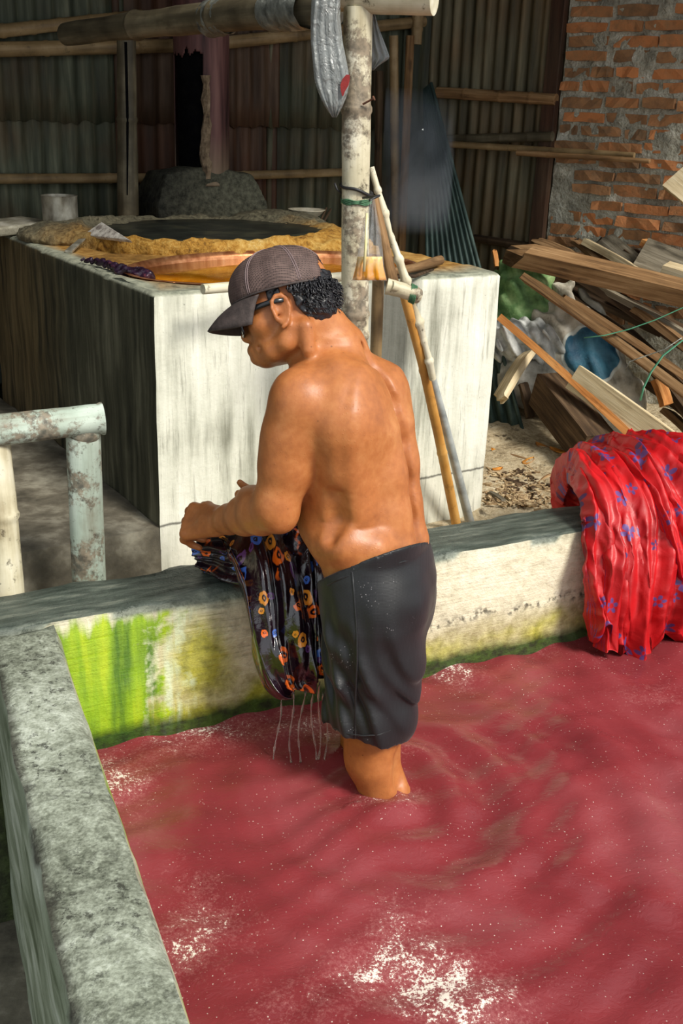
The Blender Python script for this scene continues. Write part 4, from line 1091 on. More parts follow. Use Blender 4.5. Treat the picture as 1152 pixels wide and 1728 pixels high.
def mat_crust():
    t = NT('ochre_dye_crust'); b = t.noise(scale=5, detail=5); f = t.noise(scale=60, detail=6, rough=.7); nz = t.sep(t.normal())[2]
    q = t.n('ShaderNodeVectorMath', operation='SUBTRACT'); t.put(q.inputs[0], t.pos()); q.inputs[1].default_value = tuple(TO); tt = t.dot(q.outputs[0], TB)
    c = t.ramp(t.math('ADD', t.math('MULTIPLY', b, .4), t.math('MULTIPLY', f, .6)), [(.34, srgb(96, 62, 18)), (.47, srgb(176, 128, 48)), (.6, srgb(206, 166, 88)), (.75, srgb(228, 206, 150))])
    g = t.ramp(f, [(.3, srgb(56, 52, 40)), (.6, srgb(128, 122, 98))])
    c = t.mix(t.mr(t.math('ADD', tt, t.math('MULTIPLY', t.math('SUBTRACT', b, .5), .5)), .85, 1.15), c, g)
    t.bsdf(c, .75, t.bump(f, .9, .02), spec=.35); return t.m
M_CRUST = mat_crust()
tag(obj('hearth_crust', Q.mesh('hearth_crust', 1), M_CRUST, vat, smooth=True, recalc=False), 'lumpy ochre crust round the black rear pan')
M_SOOT = mat_simple('soot_black_plate', [srgb(14, 16, 15), srgb(28, 32, 28), srgb(58, 58, 44)], 8, .35, .15, spec=.5)
mb = MB(); mb.lathe(tk(.64, 1.0, .985), [(.0, .0), (.2, .001), (.35, .003), (.455, .006), (.46, -.01)], 48)
for i, p in enumerate(mb.v):
    q = np.array(p) - tk(.64, 1.0, 0); q = TA * (q @ TA) + TB * (q @ TB) * .76 + Z * q[2]; mb.v[i] = tuple(q + tk(.64, 1.0, 0))
obj('black_pan', mb, M_SOOT, vat, smooth=True)
# chimney block of the hearth
def mat_block():
    t = NT('cement_block'); f = t.noise(scale=40, detail=6, rough=.7); b = t.noise(scale=4, detail=4)
    s = t.dot(t.pos(), TA); x = t.mr(t.math('ADD', s, t.math('MULTIPLY', t.math('SUBTRACT', b, .5), .15)), s0 + .66, s0 + .98)  # colour goes from dark at the left to paler at the right
    c = t.mix(x, t.ramp(f, [(.35, srgb(20, 21, 19)), (.7, srgb(62, 62, 54))]), t.ramp(f, [(.35, srgb(62, 62, 52)), (.7, srgb(128, 126, 106))]))
    t.bsdf(c, .9, t.bump(f, .8, .02), spec=.2); return t.m
s0 = float(TO @ TA)
c0 = onz(366, 366, .98); sb = float((c0 - TO) @ TA); tb = float((c0 - TO) @ TB)
K = Solid(tk(sb, tb + .14, .9) - V(.5, .5, .05), tk(sb, tb + .14, .9) + V(.5, .5, .5), .011)
for a_ in range(1):
    lo = tk(sb, tb + .16, 1.05)
    def boxf(X, Y, Z_):
        px, py, pz = X - lo[0], Y - lo[1], Z_ - lo[2]
        a = np.abs(px * TA[0] + py * TA[1]) - .235; b = np.abs(px * TB[0] + py * TB[1]) - .12; c = np.abs(pz + 0 * px) - .10
        sh = np.maximum(0, pz + .02) * .45
        return np.maximum(np.maximum(a + sh, b + sh * .6), c + np.abs(px * TA[0] + py * TA[1]) * .10) - .018
    K.put(lo - .4, lo + .4, boxf, .02)
K.ell(tk(sb - .02, tb + .14, 1.14), (.13, .11, .035), (TA, TB, Z), .04)
gx, gy, gz = [K.lo[i] + K.h * np.arange(K.n[i]) for i in range(3)]
GX, GY, GZ = np.meshgrid(gx, gy, gz, indexing='ij', sparse=True)
K.d += (.003 * np.sin(GX * 41 + 2 * np.sin(GY * 33)) * np.sin(GZ * 47 + 2 * np.sin(GX * 20))).astype(np.float32)
obj('chimney_block', K.mesh('chimney_block', 1), mat_block(), vat, smooth=True, recalc=False)

# dye in the pan, floating scrap
tl = NT('orange_dye_liquid'); f = tl.noise(scale=9, detail=4); v_ = tl.mr(tl.voro(scale=90), .2, .08)
cc_ = tl.mix(tl.math('MULTIPLY', v_, tl.mr(f, .4, .65)), tl.ramp(f, [(.3, srgb(136, 72, 4)), (.55, srgb(186, 112, 14)), (.75, srgb(206, 140, 40))]), srgb(232, 190, 110))
tl.bsdf(cc_, .1, tl.bump(tl.noise(scale=40, detail=3), .1, .006), spec=.5); M_DYE = tl.m
mb = MB(); mb.lathe(tk(PC[0], PC[1], ZT - .008), [(.001, 0), (.25, 0), (.478, 0), (.48, -.004)], 64)
for i, p in enumerate(mb.v):
    q = np.array(p) - tk(PC[0], PC[1], 0); q = TA * (q @ TA) * 1.02 + TB * (q @ TB) * .60 + Z * q[2]; mb.v[i] = tuple(q + tk(PC[0], PC[1], 0))
tag(obj('dye_liquid', mb, M_DYE, smooth=True), 'orange dye liquid filling the copper pan of the vat', 'liquid', kind='stuff')
M_PURP = NT('wet_purple_cloth'); f = M_PURP.noise(M_PURP.objc(), scale=40, detail=4); M_PURP.bsdf(M_PURP.ramp(f, [(.35, srgb(24, 12, 24)), (.6, srgb(46, 28, 48)), (.75, srgb(110, 56, 66))]), .3, M_PURP.bump(f, .6, .01), spec=.5); M_PURP = M_PURP.m
def crumple(c, ax, r, seed, h=.006, amp=.012, fr=60):
    q = Solid(np.asarray(c) - max(r) - .03, np.asarray(c) + max(r) + .03, h); q.ell(c, r, ax, .01)
    gx, gy, gz = [q.lo[i] + q.h * np.arange(q.n[i]) for i in range(3)]; X, Y, Zq = np.meshgrid(gx, gy, gz, indexing='ij', sparse=True)
    X, Y, Zq = X + seed, Y + seed * 2, Zq
    q.d += (amp * np.sin(X * fr + 2 * np.sin(Y * fr * .7)) * np.sin(Y * fr * .8 + 2 * np.sin(Zq * fr * .9 + 1)) + amp * .4 * np.sin((X + Y) * fr * 2) * np.sin(Zq * fr * 2.2)).astype(np.float32)
    return q.mesh('crumple', 1)
pa, pb, pc2 = onz(140, 438, ZT + .012), onz(205, 455, ZT + .012), onz(250, 466, ZT)
Q = Solid(np.minimum(np.minimum(pa, pb), pc2) - .08, np.maximum(np.maximum(pa, pb), pc2) + .08, .005)
Q.chain([pa, (pa + pb) / 2 + Z * .006, pb, pc2], [.006, .009, .014, .020], .012)
gx, gy, gz = [Q.lo[i] + Q.h * np.arange(Q.n[i]) for i in range(3)]; GX, GY, GZ = np.meshgrid(gx, gy, gz, indexing='ij', sparse=True)
Q.d += (.006 * np.sin(GX * 130 + 2 * np.sin(GY * 90)) * np.sin(GY * 190 + GZ * 160)).astype(np.float32)
tag(obj('dyed_rag', Q.mesh('dyed_rag', 1), M_PURP, smooth=True, recalc=False), 'twisted purple rag lying over the vat rim into the orange dye', 'rag')
c = onz(376, 456, ZT - .02); tag(obj('cloth_scrap', crumple(c, (TA, TB, Z), (.028, .018, .010), 3, .004, .005, 120), M_PURP, smooth=True, recalc=False), 'small dark purple scrap floating in the orange dye', 'rag')

# chimney pipe with a burnt-out hole
def mat_chim():
    t = NT('rusty_pink_metal_pipe'); st_ = t.noise(t.mapv(t.pos(), scale=(22, 22, 2.)), scale=1, detail=5); z = t.sep(t.pos())[2]
    c = t.ramp(st_, [(.3, srgb(48, 32, 32)), (.5, srgb(94, 62, 60)), (.7, srgb(128, 92, 86))])
    c = t.mix(t.mr(t.math('ADD', z, t.math('MULTIPLY', st_, .2)), 1.42, 1.22), c, t.ramp(st_, [(.3, srgb(74, 58, 44)), (.7, srgb(156, 136, 110))]))
    t.bsdf(c, .6, t.bump(st_, .2, .005), metal=.1, spec=.3); return t.m
M_CHIM = mat_chim()
cb = tk(sb + .0, tb + .15, 1.14); ctop = at(338, 20, cb[1]); crad = .112
cx0 = at(341, 280, cb[1]); cbase = V(cx0[0], cb[1], 1.10)
chim = empty('chimney_pipe', cbase); tag(chim, 'rusty pinkish metal chimney with a sooty burnt hole standing on the cement block', 'chimney')
n, m_ = 128, 190; mb = MB(); P = np.zeros((m_, n, 3)); tocam = nrm(V(-cbase[0], -cbase[1], 0)); sidev = np.cross(Z, tocam)   # sidev = photo right
for i in range(m_):
    for j in range(n):
        a = 2 * pi * j / n; z = 1.10 + 1.5 * i / (m_ - 1)
        P[i, j] = V(cbase[0], cbase[1], z) + (tocam * cos(a) + sidev * sin(a)) * crad + V(.004 * (z - 1.1), 0, 0)
fs = []
hz0, hz1 = 1.12, at(330, 92, cb[1])[2]
for i in range(m_ - 1):
    for j in range(n):
        a = 2 * pi * (j + .5) / n; a = (a + pi) % (2 * pi) - pi; z = 1.10 + 1.5 * (i + .5) / (m_ - 1)
        right = .06 + .12 * fbm(V(z * 6, 1, 2), 1, 3) + .2 * (z > hz1 - .06) * 0
        if hz0 < z < hz1 - .05 * fbm(V(a * 3, 4, 4), 1, 2) and -1.65 < a < right: continue
        fs.append((i * n + j, i * n + (j + 1) % n, (i + 1) * n + (j + 1) % n, (i + 1) * n + j))
mb.add(P.reshape(-1, 3), fs); obj('pipe_wall', mb, M_CHIM, chim, smooth=True, solid=.003)
mb = MB(); mb.tube([V(cbase[0], cbase[1], 1.1) + Z * k + tocam * -.005 for k in (0, .3, .6, 1.0, 1.45)], .098, 24)
M_BLACK = mat_simple('soot', [srgb(5, 5, 7), srgb(10, 10, 12), srgb(20, 19, 18)], 20, .95, .5, spec=.05)
tag(obj('sooty_core', mb, M_BLACK, chim, smooth=True), 'soot black inside of the pipe')
pts = []; 
for z in np.linspace(1.13, hz1 - .08, 14):
    a = .16 + .12 * fbm(V(z * 6, 1, 2), 1, 3); pts.append(V(cbase[0], cbase[1], z) + (tocam * cos(a) + sidev * sin(a)) * (crad + .002))
M_RAGGED = mat_simple('flaking_burnt_rim', [srgb(70, 54, 40), srgb(132, 112, 88), srgb(168, 148, 122)], 30, .9, .6)
mb = MB(); mb.tube(pts, [.008 + .014 * (rh.random()) for _ in pts], 8, rough=.3, rnd=rh); tag(obj('torn_edge', mb, M_RAGGED, chim), 'ragged flaking edge of the hole')

# small things on the vat
def mug(c, r, h):
    mb = MB(); mb.lathe(c, [(r * .94, 0), (r, .006), (r, h * .5), (r * 1.01, h - .003), (r * 1.03, h), (r * .98, h + .001), (r * .97, h - .01), (r * .95, .008), (.001, .007)], 40)
    mb.v += []; return mb
tm = NT('dented_aluminium'); f = tm.noise(tm.mapv(tm.objc(), scale=(1, 1, .5)), scale=28, detail=5); tm.bsdf(tm.ramp(f, [(.3, srgb(112, 106, 92)), (.55, srgb(170, 166, 152)), (.75, srgb(206, 204, 192))]), tm.mr(f, .3, .7, .3, .5), tm.bump(tm.noise(tm.objc(), scale=12, detail=3), .25, .01), metal=.65); M_ALU = tm.m
pc_ = onz(103, 389, .965); mg = obj('aluminium_mug', mug(pc_, .064, .125), M_ALU, smooth=True, auto=50); tag(mg, 'dented aluminium mug standing on the corner of the vat', 'mug')
M_SLAB = mat_simple('stained_white_slab', [srgb(88, 82, 66), srgb(160, 154, 134), srgb(214, 210, 196)], 16, .7, .4)
sl_a = at(-40, 390, pc_[1] - .08); sl_b = at(62, 378, pc_[1] + .12)
ax = local_axes(sl_a, sl_b); L = np.linalg.norm(sl_b - sl_a); mb = MB(); mb.box(V(L / 2, 0, 0), np.eye(3), (L / 2, .10, .018), .006, rh)
tag(lobj('stained_slab', mb, M_SLAB, sl_a, ax, bevel=.008), 'pale stained slab lying across the far corner of the vat beside the mug', 'slab')
# tipped triangular tile and a bent strip under it
ta_, tb_, tc_ = onz(140, 396, .985), onz(171, 374, 1.03), onz(220, 405, 1.0)
mb = MB(); nn = nrm(np.cross(tb_ - ta_, tc_ - ta_)); nn = nn if nn[2] > 0 else -nn
mb.add([ta_, tb_, tc_, ta_ - nn * .014, tb_ - nn * .014, tc_ - nn * .014], [(0, 1, 2), (5, 4, 3), (0, 3, 4, 1), (1, 4, 5, 2), (2, 5, 3, 0)])
tag(obj('broken_tile', mb, mat_simple('speckled_white_tile', [srgb(104, 92, 86), srgb(188, 182, 172), srgb(222, 218, 210)], 40, .8, .4), bevel=.003), 'broken triangular white piece propped on the vat beside the mug', 'tile')
ba, bb = onz(118, 423, ZT + .008), onz(148, 395, .985); ax = local_axes(ba, bb); mb = MB(); mb.box(V(.06, 0, 0), np.eye(3), (.075, .013, .004), .002, rh)
tag(lobj('metal_strip', mb, M_ALU, ba, ax, bevel=.002), 'short bent metal strip leaning under the broken white tile', 'strip')
# bowl with sticks at the back right of the vat
bc_ = onz(517, 368, .985); mb = MB(); mb.lathe(bc_, [(.03, 0), (.055, .012), (.075, .032), (.08, .036), (.076, .036), (.05, .014), (.001, .010)], 36)
M_BOWL = mat_simple('cream_enamel', [srgb(150, 140, 116), srgb(200, 192, 168), srgb(226, 220, 200)], 20, .45, .1)
tag(obj('enamel_bowl', mb, M_BOWL, smooth=True), 'cream bowl on the back of the vat beside the bamboo post', 'bowl')
for q, (u0, v0, u1, v1) in enumerate(((540, 374, 551, 351), (546, 374, 558, 353))):
    a, b = at(u0, v0, bc_[1] - .03), at(u1, v1, bc_[1] + .02); ax = local_axes(a, b, V(0, 1, 0)); L = np.linalg.norm(b - a); mb = MB(); mb.tube([V(-.02, 0, 0), V(L, 0, 0)], [.006, .005], 8)
    tag(lobj('stirring_stick', mb, M_WOOD_D, a, ax, smooth=True), ('short brown stick standing in the cream bowl, nearer the rim' if q else 'short brown stick standing in the cream bowl, behind its pair'), 'stick', 'sticks in the cream bowl')

# ================================================================ bamboo
def bamboo_mat(name, cols, spots=.5, ssc=0):
    t = NT(name); v = t.objc(); r = t.orand(); off = t.n('ShaderNodeVectorMath', operation='ADD'); t.put(off.inputs[0], v); t.put(off.inputs[1], t.comb(t.math('MULTIPLY', r, 9.), 0., 0.))
    st_ = t.noise(t.mapv(off.outputs[0], scale=(1.6, 26, 26)), scale=1, detail=5, rough=.6); b = t.noise(off.outputs[0], scale=7, detail=5)
    c = t.ramp(t.math('ADD', t.math('MULTIPLY', st_, .5), t.math('MULTIPLY', b, .5)), [(.34, cols[0]), (.5, cols[1]), (.66, cols[2])])
    c = t.mix(t.math('MULTIPLY', t.mr(t.noise(off.outputs[0], scale=30, detail=6, rough=.75), .58, .68), spots), c, srgb(64, 54, 38))
    if ssc: c = t.mix(t.math('MULTIPLY', t.mr(t.noise(off.outputs[0], scale=ssc, detail=7, rough=.75), .49, .55), .85), c, t.ramp(t.noise(off.outputs[0], scale=60, detail=3), [(.35, srgb(60, 48, 38)), (.65, srgb(140, 124, 104))]))
    t.bsdf(c, .55, t.bump(st_, .3, .005), spec=.35); return t.m
M_BAM_W = bamboo_mat('bleached_bamboo', [srgb(132, 118, 86), srgb(198, 190, 162), srgb(228, 223, 204)], .85)
M_BAM_P = bamboo_mat('stained_pale_bamboo', [srgb(132, 118, 86), srgb(198, 190, 162), srgb(228, 223, 204)], .85, 5)
M_BAM_B = bamboo_mat('brown_bamboo', [srgb(84, 66, 42), srgb(138, 114, 78), srgb(178, 154, 116)])
M_BAM_D = bamboo_mat('dark_weathered_bamboo', [srgb(44, 38, 28), srgb(84, 76, 58), srgb(132, 122, 98)])
M_BAM_G = bamboo_mat('painted_green_bamboo', [srgb(112, 106, 88), srgb(166, 180, 166), srgb(202, 214, 202)], .9, 9)
M_BAM_O = bamboo_mat('yellow_ochre_bamboo', [srgb(150, 96, 40), srgb(192, 138, 66), srgb(216, 172, 104)], .4)
def culm(name, pts, r0, r1, mat, parent=None, nodes=(), n=18, wob=.03, hollow=False, bulge=.10):
    """a bamboo or round pole along PTS (world), node rings at fractions of its length"""
    pts = [np.asarray(p, float) for p in pts]; org = pts[0]; ax = local_axes(pts[0], pts[-1], V(0, 1, 0) if abs(nrm(pts[-1] - pts[0])[2]) > .7 else Z)
    A_ = np.array(ax); loc = [A_ @ (p - org) for p in pts]
    d = np.cumsum([0] + [np.linalg.norm(loc[i + 1] - loc[i]) for i in range(len(loc) - 1)]); L = d[-1]
    fr = sorted(set(list(np.linspace(0, 1, max(10, int(L / .07)))) + [q + e for q in nodes for e in (-.012 / L, -.004 / L, .004 / L, .012 / L) if 0 < q + e < 1]))
    P, R = [], []
    sd_ = sum(map(ord, name)) % 100
    for f in fr:
        x = f * L; p = np.array([np.interp(x, d, [q[i] for q in loc]) for i in range(3)])
        rr = r0 + (r1 - r0) * f; rr *= 1 + wob * fbm(V(f * 9, sd_, org[0] * 3), 1, 2)
        for q in nodes:
            if abs(x - q * L) < .006: rr *= 1 + bulge
        P.append(p); R.append(rr)
    mb = MB(); mb.tube(P, R, n, cap=not hollow)
    if hollow:   # open ends show the culm's thickness
        for P_, R_, s_ in ((P, R, 0), (P[::-1], R[::-1], 1)):
            inn = MB(); t_ = nrm(P_[1] - P_[0])
            mb.tube([P_[0], P_[0] + t_ * .0005], [R_[0], R_[0] * .74], n, cap=False); mb.tube([P_[0] + t_ * .0005, P_[0] + t_ * .09], [R_[0] * .74, R_[0] * .70], n, cap=True)
    return lobj(name, mb, mat, org, ax, parent, auto=50)
# front post
pd = 2.86
post_t = at(604, 12, pd); post_b = at(600, 640, pd); post_b = post_b + (post_b - post_t) / (post_t[2] - post_b[2]) * (post_b[2] - .06)
post = empty('bamboo_post', V(post_b[0], post_b[1], .08)); tag(post, 'thick pale bamboo post standing between the man and the vat', 'post')
def pf(v): return (post_t[2] - at(600, v, pd)[2]) / (post_t[2] - post_b[2])
culm('culm', [post_t, at(601, 200, pd), at(599, 400, pd), post_b], .0355, .0375, M_BAM_P, post, (pf(185), pf(530), pf(565)), 28, .05)
def ring(v, r, mat, name, label, tilt=0., th=.004, tail=None):
    c = at(601, v, pd); mb = MB(); a = np.linspace(0, 2 * pi, 30)
    mb.tube([c + V(cos(q) * r, sin(q) * r, tilt * cos(q) + .003 * sin(3 * q)) for q in a], th, 6, squash=.8)
    return mb
M_TIE = mat_simple('black_rubber_tie', [srgb(20, 20, 22), srgb(44, 44, 46)], 20, .5, .1)
mb = ring(320, .040, M_TIE, '', '', -.010, .005); c = at(601, 320, pd)
mb.tube([c + V(-.038, -.01, -.01), c + V(-.05, -.012, .0), c + V(-.056, -.012, .015)], .003, 6); tag(obj('rubber_tie', mb, M_TIE, smooth=True), 'black rubber strip tied round the bamboo post', 'tie')
M_GRN = mat_simple('green_twine', [srgb(26, 66, 42), srgb(84, 130, 94)], 60, .7, .3)
mb = MB()
for k in range(4):
    c = at(601, 337 + k * 2, pd); mb.tube([c + V(cos(q) * .0385, sin(q) * .0385, .002 * sin(5 * q + k)) for q in np.linspace(0, 2 * pi, 26)], .0022, 5)
tag(obj('green_twine', mb, M_GRN, smooth=True), 'green twine wound round the bamboo post under the rubber strip', 'twine', kind='stuff')
M_RUST = mat_simple('rusty_iron', [srgb(60, 34, 22), srgb(112, 70, 46)], 50, .7, .3)
a, b = at(612, 176, pd - .04), at(630, 166, pd - .05); mb = MB(); mb.tube([a, b], .0025, 8); mb.lathe(b, [(.0, .002), (.006, .002), (.006, 0), (0, 0)], 10, tuple(nrm(b - a))); obj('nail', mb, M_RUST, post)
# second, slimmer bamboo against the vat behind the post
culm_s = culm('slim_bamboo_stake', [at(638, 470, 3.05), at(634, 600, 3.05), V(at(630, 640, 3.05)[0], 3.05, .10)], .017, .018, M_BAM_B, None, (.35,), 14); tag(culm_s, 'slim vertical bamboo stake just behind the thick pale post', 'stake')
# beam: long dark log and the open bamboo end on top of the post
bm_ = culm('roof_beam', [at(112, 58, 3.9), at(200, 46, 3.7), at(330, 32, 3.42), at(440, 20, 3.16), at(560, 14, pd + .10)], .036, .047, M_BAM_D, None, (.3, .62, .85), 20, .08, hollow=True); tag(bm_, 'long dark weathered beam running from the post towards the rear wall', 'beam')
be = culm('bamboo_crossbeam', [at(575, -14, pd + .02), at(650, -8, pd - .02), at(733, -6, pd - .06)], .044, .042, M_BAM_W, None, (.2,), 24, .04, hollow=True); tag(be, 'short thick bamboo with an open hollow end lying across the top of the post', 'beam')
# plastic wrapped on the beam
tp_ = NT('grey_plastic_wrap'); f = tp_.noise(scale=30, detail=4); tp_.bsdf(tp_.ramp(f, [(.3, srgb(58, 60, 56)), (.6, srgb(120, 122, 114)), (.75, srgb(190, 190, 180))]), .3, tp_.bump(f, .6, .01), spec=.6); M_WRAP = tp_.m
for q, (u0, v0, u1, v1, y0, y1) in enumerate(((352, 32, 384, 26, 3.38, 3.30), (455, 20, 520, 15, 3.12, 2.98))):
    a, b = at(u0, v0, y0), at(u1, v1, y1); mb = MB(); pts = [a + (b - a) * k for k in np.linspace(0, 1, 9)]; mb.tube(pts, [.047 + .004 * (k % 2) for k in range(9)], 18, rough=.05, rnd=rh, cap=False)
    tag(obj('plastic_wrapping', mb, M_WRAP, smooth=True), ('narrow band of grey plastic wrapped round the dark beam near the chimney' if q == 0 else 'wide crinkled grey plastic wrapped round the dark beam next to the post'), 'wrapping')
# rear rails and split post
def rail(label, u0, v0, u1, v1, r, mat, off=.05, mid=0, cat='rail', name='bamboo_rail', nodes=(.12, .3, .47, .66, .83)):
    a, b = rear(u0, v0, off), rear(u1, v1, off); mp = rear((u0 + u1) / 2, (v0 + v1) / 2 + mid, off)
    o = culm(name, [a, mp, b], r, r * .9, mat, None, nodes, 14); tag(o, label, cat, 'bamboo rails on the rear wall')
rail('upper brown bamboo rail on the rear wall, ending behind the beam', -30, 56, 240, 26, .026, M_BAM_B)
rail('second brown bamboo rail on the rear wall, passing behind the chimney', -30, 84, 715, 36, .029, M_BAM_B, mid=16)
rail('lowest bamboo rail on the rear wall, level with the mug', -30, 302, 600, 290, .021, M_BAM_B, mid=4)
sp_o = onz(216, 362, .985); spt = at(213, 62, sp_o[1] - .02)
splt = empty('split_post', sp_o); tag(splt, 'grey split bamboo post standing on the vat in front of the rear wall', 'post')
culm('culm', [sp_o, sp_o + (spt - sp_o) * .5, spt], .044, .036, M_BAM_D, splt, (.55,), 18, .06)
mb = MB(); q0 = sp_o + (spt - sp_o) * .12 + V(.006, -.042, 0); q1 = spt + V(.004, -.034, -.02); mb.tube([q0, (q0 + q1) / 2 + V(.004, 0, 0), q1], [.003, .005, .006], 6); obj('dark_split', mb, M_BLACK, splt)
# uprights near the rear corner
for q, (u0, v0, u1, v1, r, mm, lb) in enumerate(((706, 10, 650, 330, .026, M_BAM_B, 'brown upright bamboo by the rear corner beside the post, tallest'), (664, 60, 668, 400, .022, M_BAM_B, 'brown upright stake near the rear corner, closest to the bamboo post'),
      (692, 60, 678, 400, .020, M_WOOD_B, 'brown upright stake near the rear corner, next to the teal sheet'), (640, 120, 636, 400, .018, M_WOOD_D, 'dark upright stake against the rear wall just behind the bamboo post'))):
    off = .08 + .05 * q; a, b = rear(u0, v0, off), rear(u1, v1, off)
    if q == 0: b = rear(702, 75, off)
    else: b = b + (b - a) * .35
    o = culm('upright_stake', [a, b], r, r, mm, None, (.3, .6), 12); tag(o, lb, 'stake', 'stakes at the rear corner')
# leaning teal sheet
la, lb_, lc = at(718, 440, 5.0), at(806, 440, 4.86), at(727, 140, 5.3); ld = at(714, 150, 5.32)
n1, n2 = 12, 60; P = np.zeros((n1, n2, 3))
for i in range(n1):
    for j in range(n2):
        a_, b_ = i / (n1 - 1), j / (n2 - 1); lo = la + (lb_ - la) * b_; hi = ld + (lc - ld) * b_; p = lo + (hi - lo) * a_
        P[i, j] = p + V(-.3, -.95, 0) * .008 * (1 - .6 * a_) * sin(b_ * 2 * pi * 9) 
for j in range(n2):     # standing on the ground behind the vat
    P[0, j] += (P[0, j] - P[-1, j]) / (P[-1, j][2] - P[0, j][2] + 1e-9) * (P[0, j][2] - .12) * 1
mb = MB(); mb.grid(P); lean = obj('leaning_sheet', mb, M_SHEET_T, smooth=True, solid=.004, recalc=False); tag(lean, 'narrow dark teal corrugated sheet leaning in the rear corner behind the vat', 'sheet')
mb = MB(); mb.tube([p for p in P[:, -1]], .008, 8); obj('folded_edge', mb, M_SHEET_T, lean, smooth=True)
# rails and sticks on the right wall
def srail(name, label, u0, v0, u1, v1, r, mat, off, cat, rough_=.03, r1=None):
    a, b = side(u0, v0, off), side(u1, v1, off); o = culm(name, [a, (a + b) / 2, b], r, r if r1 is None else r1, mat, None, (.25, .55, .8), 12, rough_); tag(o, label, cat, 'rails and poles along the right wall')
srail('wooden_batten', 'stained wooden batten across the corrugated right wall, highest of the crosspieces', 738, 156, 938, 168, .026, M_WOOD_B, .07, 'batten')
srail('bamboo_pole', 'short bamboo pole across the corrugated sheet with its cut end by the bricks', 748, 236, 932, 230, .022, M_BAM_D, .08, 'pole')
srail('bamboo_pole', 'long thin pole lying level across corrugated sheet and bricks', 752, 243, 1070, 262, .016, M_BAM_B, .12, 'pole', r1=.012)
srail('bamboo_pole', 'thin reddish pole ending in a pale cut tip in front of the bricks', 872, 258, 1096, 272, .013, M_WOOD_B, .17, 'pole', r1=.010)
srail('bottom_sill', 'dark sill timber along the foot of the corrugated right wall', 800, 402, 905, 418, .02, M_WOOD_D, .05, 'timber')

# plastic bags on the post
def mat_film(name, col, alpha, rough=.18):
    t = NT(name); f = t.noise(scale=28, detail=5, dist=1.0); p = t.bsdf(col, rough, t.bump(f, .8, .015), spec=.7)
    p.inputs['Alpha'].default_value = alpha; p.inputs['Transmission Weight'].default_value = 0; return t.m
def film(name, outline, parent=None, mat=None, bulge=.02, folds=5, rows=26, cols=16, y=2.8):
    """a hanging bag: left and right outline in the photo per height, filled as a closed pouch with folds"""
    vs = np.linspace(0, 1, rows); O_ = np.array(outline, float); sv_ = (O_[:, 1] - O_[0, 1]) / (O_[-1, 1] - O_[0, 1])
    mb = MB(); P = np.zeros((rows, cols * 2, 3))
    for i, k in enumerate(vs):
        v = np.interp(k, sv_, O_[:, 1]); l = np.interp(k, sv_, O_[:, 0]); r = np.interp(k, sv_, O_[:, 2]); yy = np.interp(k, sv_, O_[:, 3])
        for j in range(cols * 2):
            a = 2 * pi * j / (cols * 2); x = .5 - .5 * cos(a); b = sin(a) * bulge * min(1, (r - l) / 30) + .006 * sin(folds * 2 * pi * x + 3 * k + 1.5 * sin(4 * k))
            P[i, j] = at(l + (r - l) * x, v, yy + b)
    mb.grid(P, closed_v=True); mb.f.append(tuple(range(cols * 2 - 1, -1, -1))); mb.f.append(tuple((rows - 1) * cols * 2 + j for j in range(cols * 2)))
    return obj(name, mb, mat, parent, smooth=True)
M_BAGG = mat_film('grey_plastic_film', srgb(142, 146, 144), .72)
b1 = film('plastic_bag', [(526, -14, 574, 2.80), (524, 30, 574, 2.80), (524, 70, 578, 2.80), (528, 110, 586, 2.79), (530, 135, 590, 2.79), (538, 160, 586, 2.79), (548, 180, 578, 2.79), (560, 198, 568, 2.79)], None, M_BAGG, .022, 4)
tag(b1, 'torn grey plastic bag hanging from the beam against the left of the post', 'bag')
M_RED_IN = mat_simple('red_print', [srgb(110, 20, 18), srgb(150, 34, 28)], 20, .4, .2)
P = np.array([[at(u, v, 2.765) for u in (x0, (x0 + x1) / 2, x1)] for v, x0, x1 in ((126, 584, 590), (134, 577, 590), (144, 574, 588), (154, 575, 582), (162, 577, 579))]); mb = MB(); mb.grid(P); tag(obj('red_lining', mb, M_RED_IN, b1, solid=.002), 'dark red inside of the torn bag')
b2 = film('plastic_bag', [(622, 22, 632, 2.9), (622, 50, 640, 2.9), (622, 80, 652, 2.9), (624, 98, 658, 2.9), (625, 110, 640, 2.9), (626, 119, 630, 2.9)], None, M_BAGG, .015, 3)
tag(b2, 'grey plastic bag hanging behind the right side of the post', 'bag')
# bag of orange drink with a straw
M_CLEAR = mat_film('clear_plastic_film', srgb(225, 228, 226), .14, .12)
yb = 2.72
jb = film('drink_bag', [(624, 336, 632, yb), (618, 360, 636, yb), (612, 390, 642, yb), (604, 425, 646, yb), (598, 450, 648, yb), (593, 474, 653, yb)], None, M_CLEAR, .024, 3)
tag(jb, 'clear plastic bag of orange drink tied to the bamboo post', 'bag')
tj = NT('orange_tea'); z = tj.sep(tj.pos())[2]; zt_ = at(620, 432, yb)[2]; zb_ = at(620, 455, yb)[2]
tj.bsdf(tj.mix(tj.mr(z, zb_, zt_), srgb(222, 150, 36), srgb(240, 208, 140)), .25, spec=.5)
film('orange_drink', [(603, 433, 645, yb), (600, 450, 646.5, yb), (594, 473, 652, yb)], jb, tj.m, .0235, 3, rows=8)
mb = MB(); mb.tube([at(619, 360, yb - .01), at(617, 410, yb - .028), at(614, 458, yb - .03)], .0035, 8); M_STRAW = mat_simple('pale_straw', [srgb(226, 214, 150), srgb(240, 232, 190)], 20, .4, 0); obj('straw', mb, M_STRAW, jb, smooth=True)
mb = MB(); mb.tube([at(623, 338, yb), at(640, 330, yb + .02), at(612, 334, yb + .10)], .003, 6); obj('tie', mb, M_TIE, jb, smooth=True)
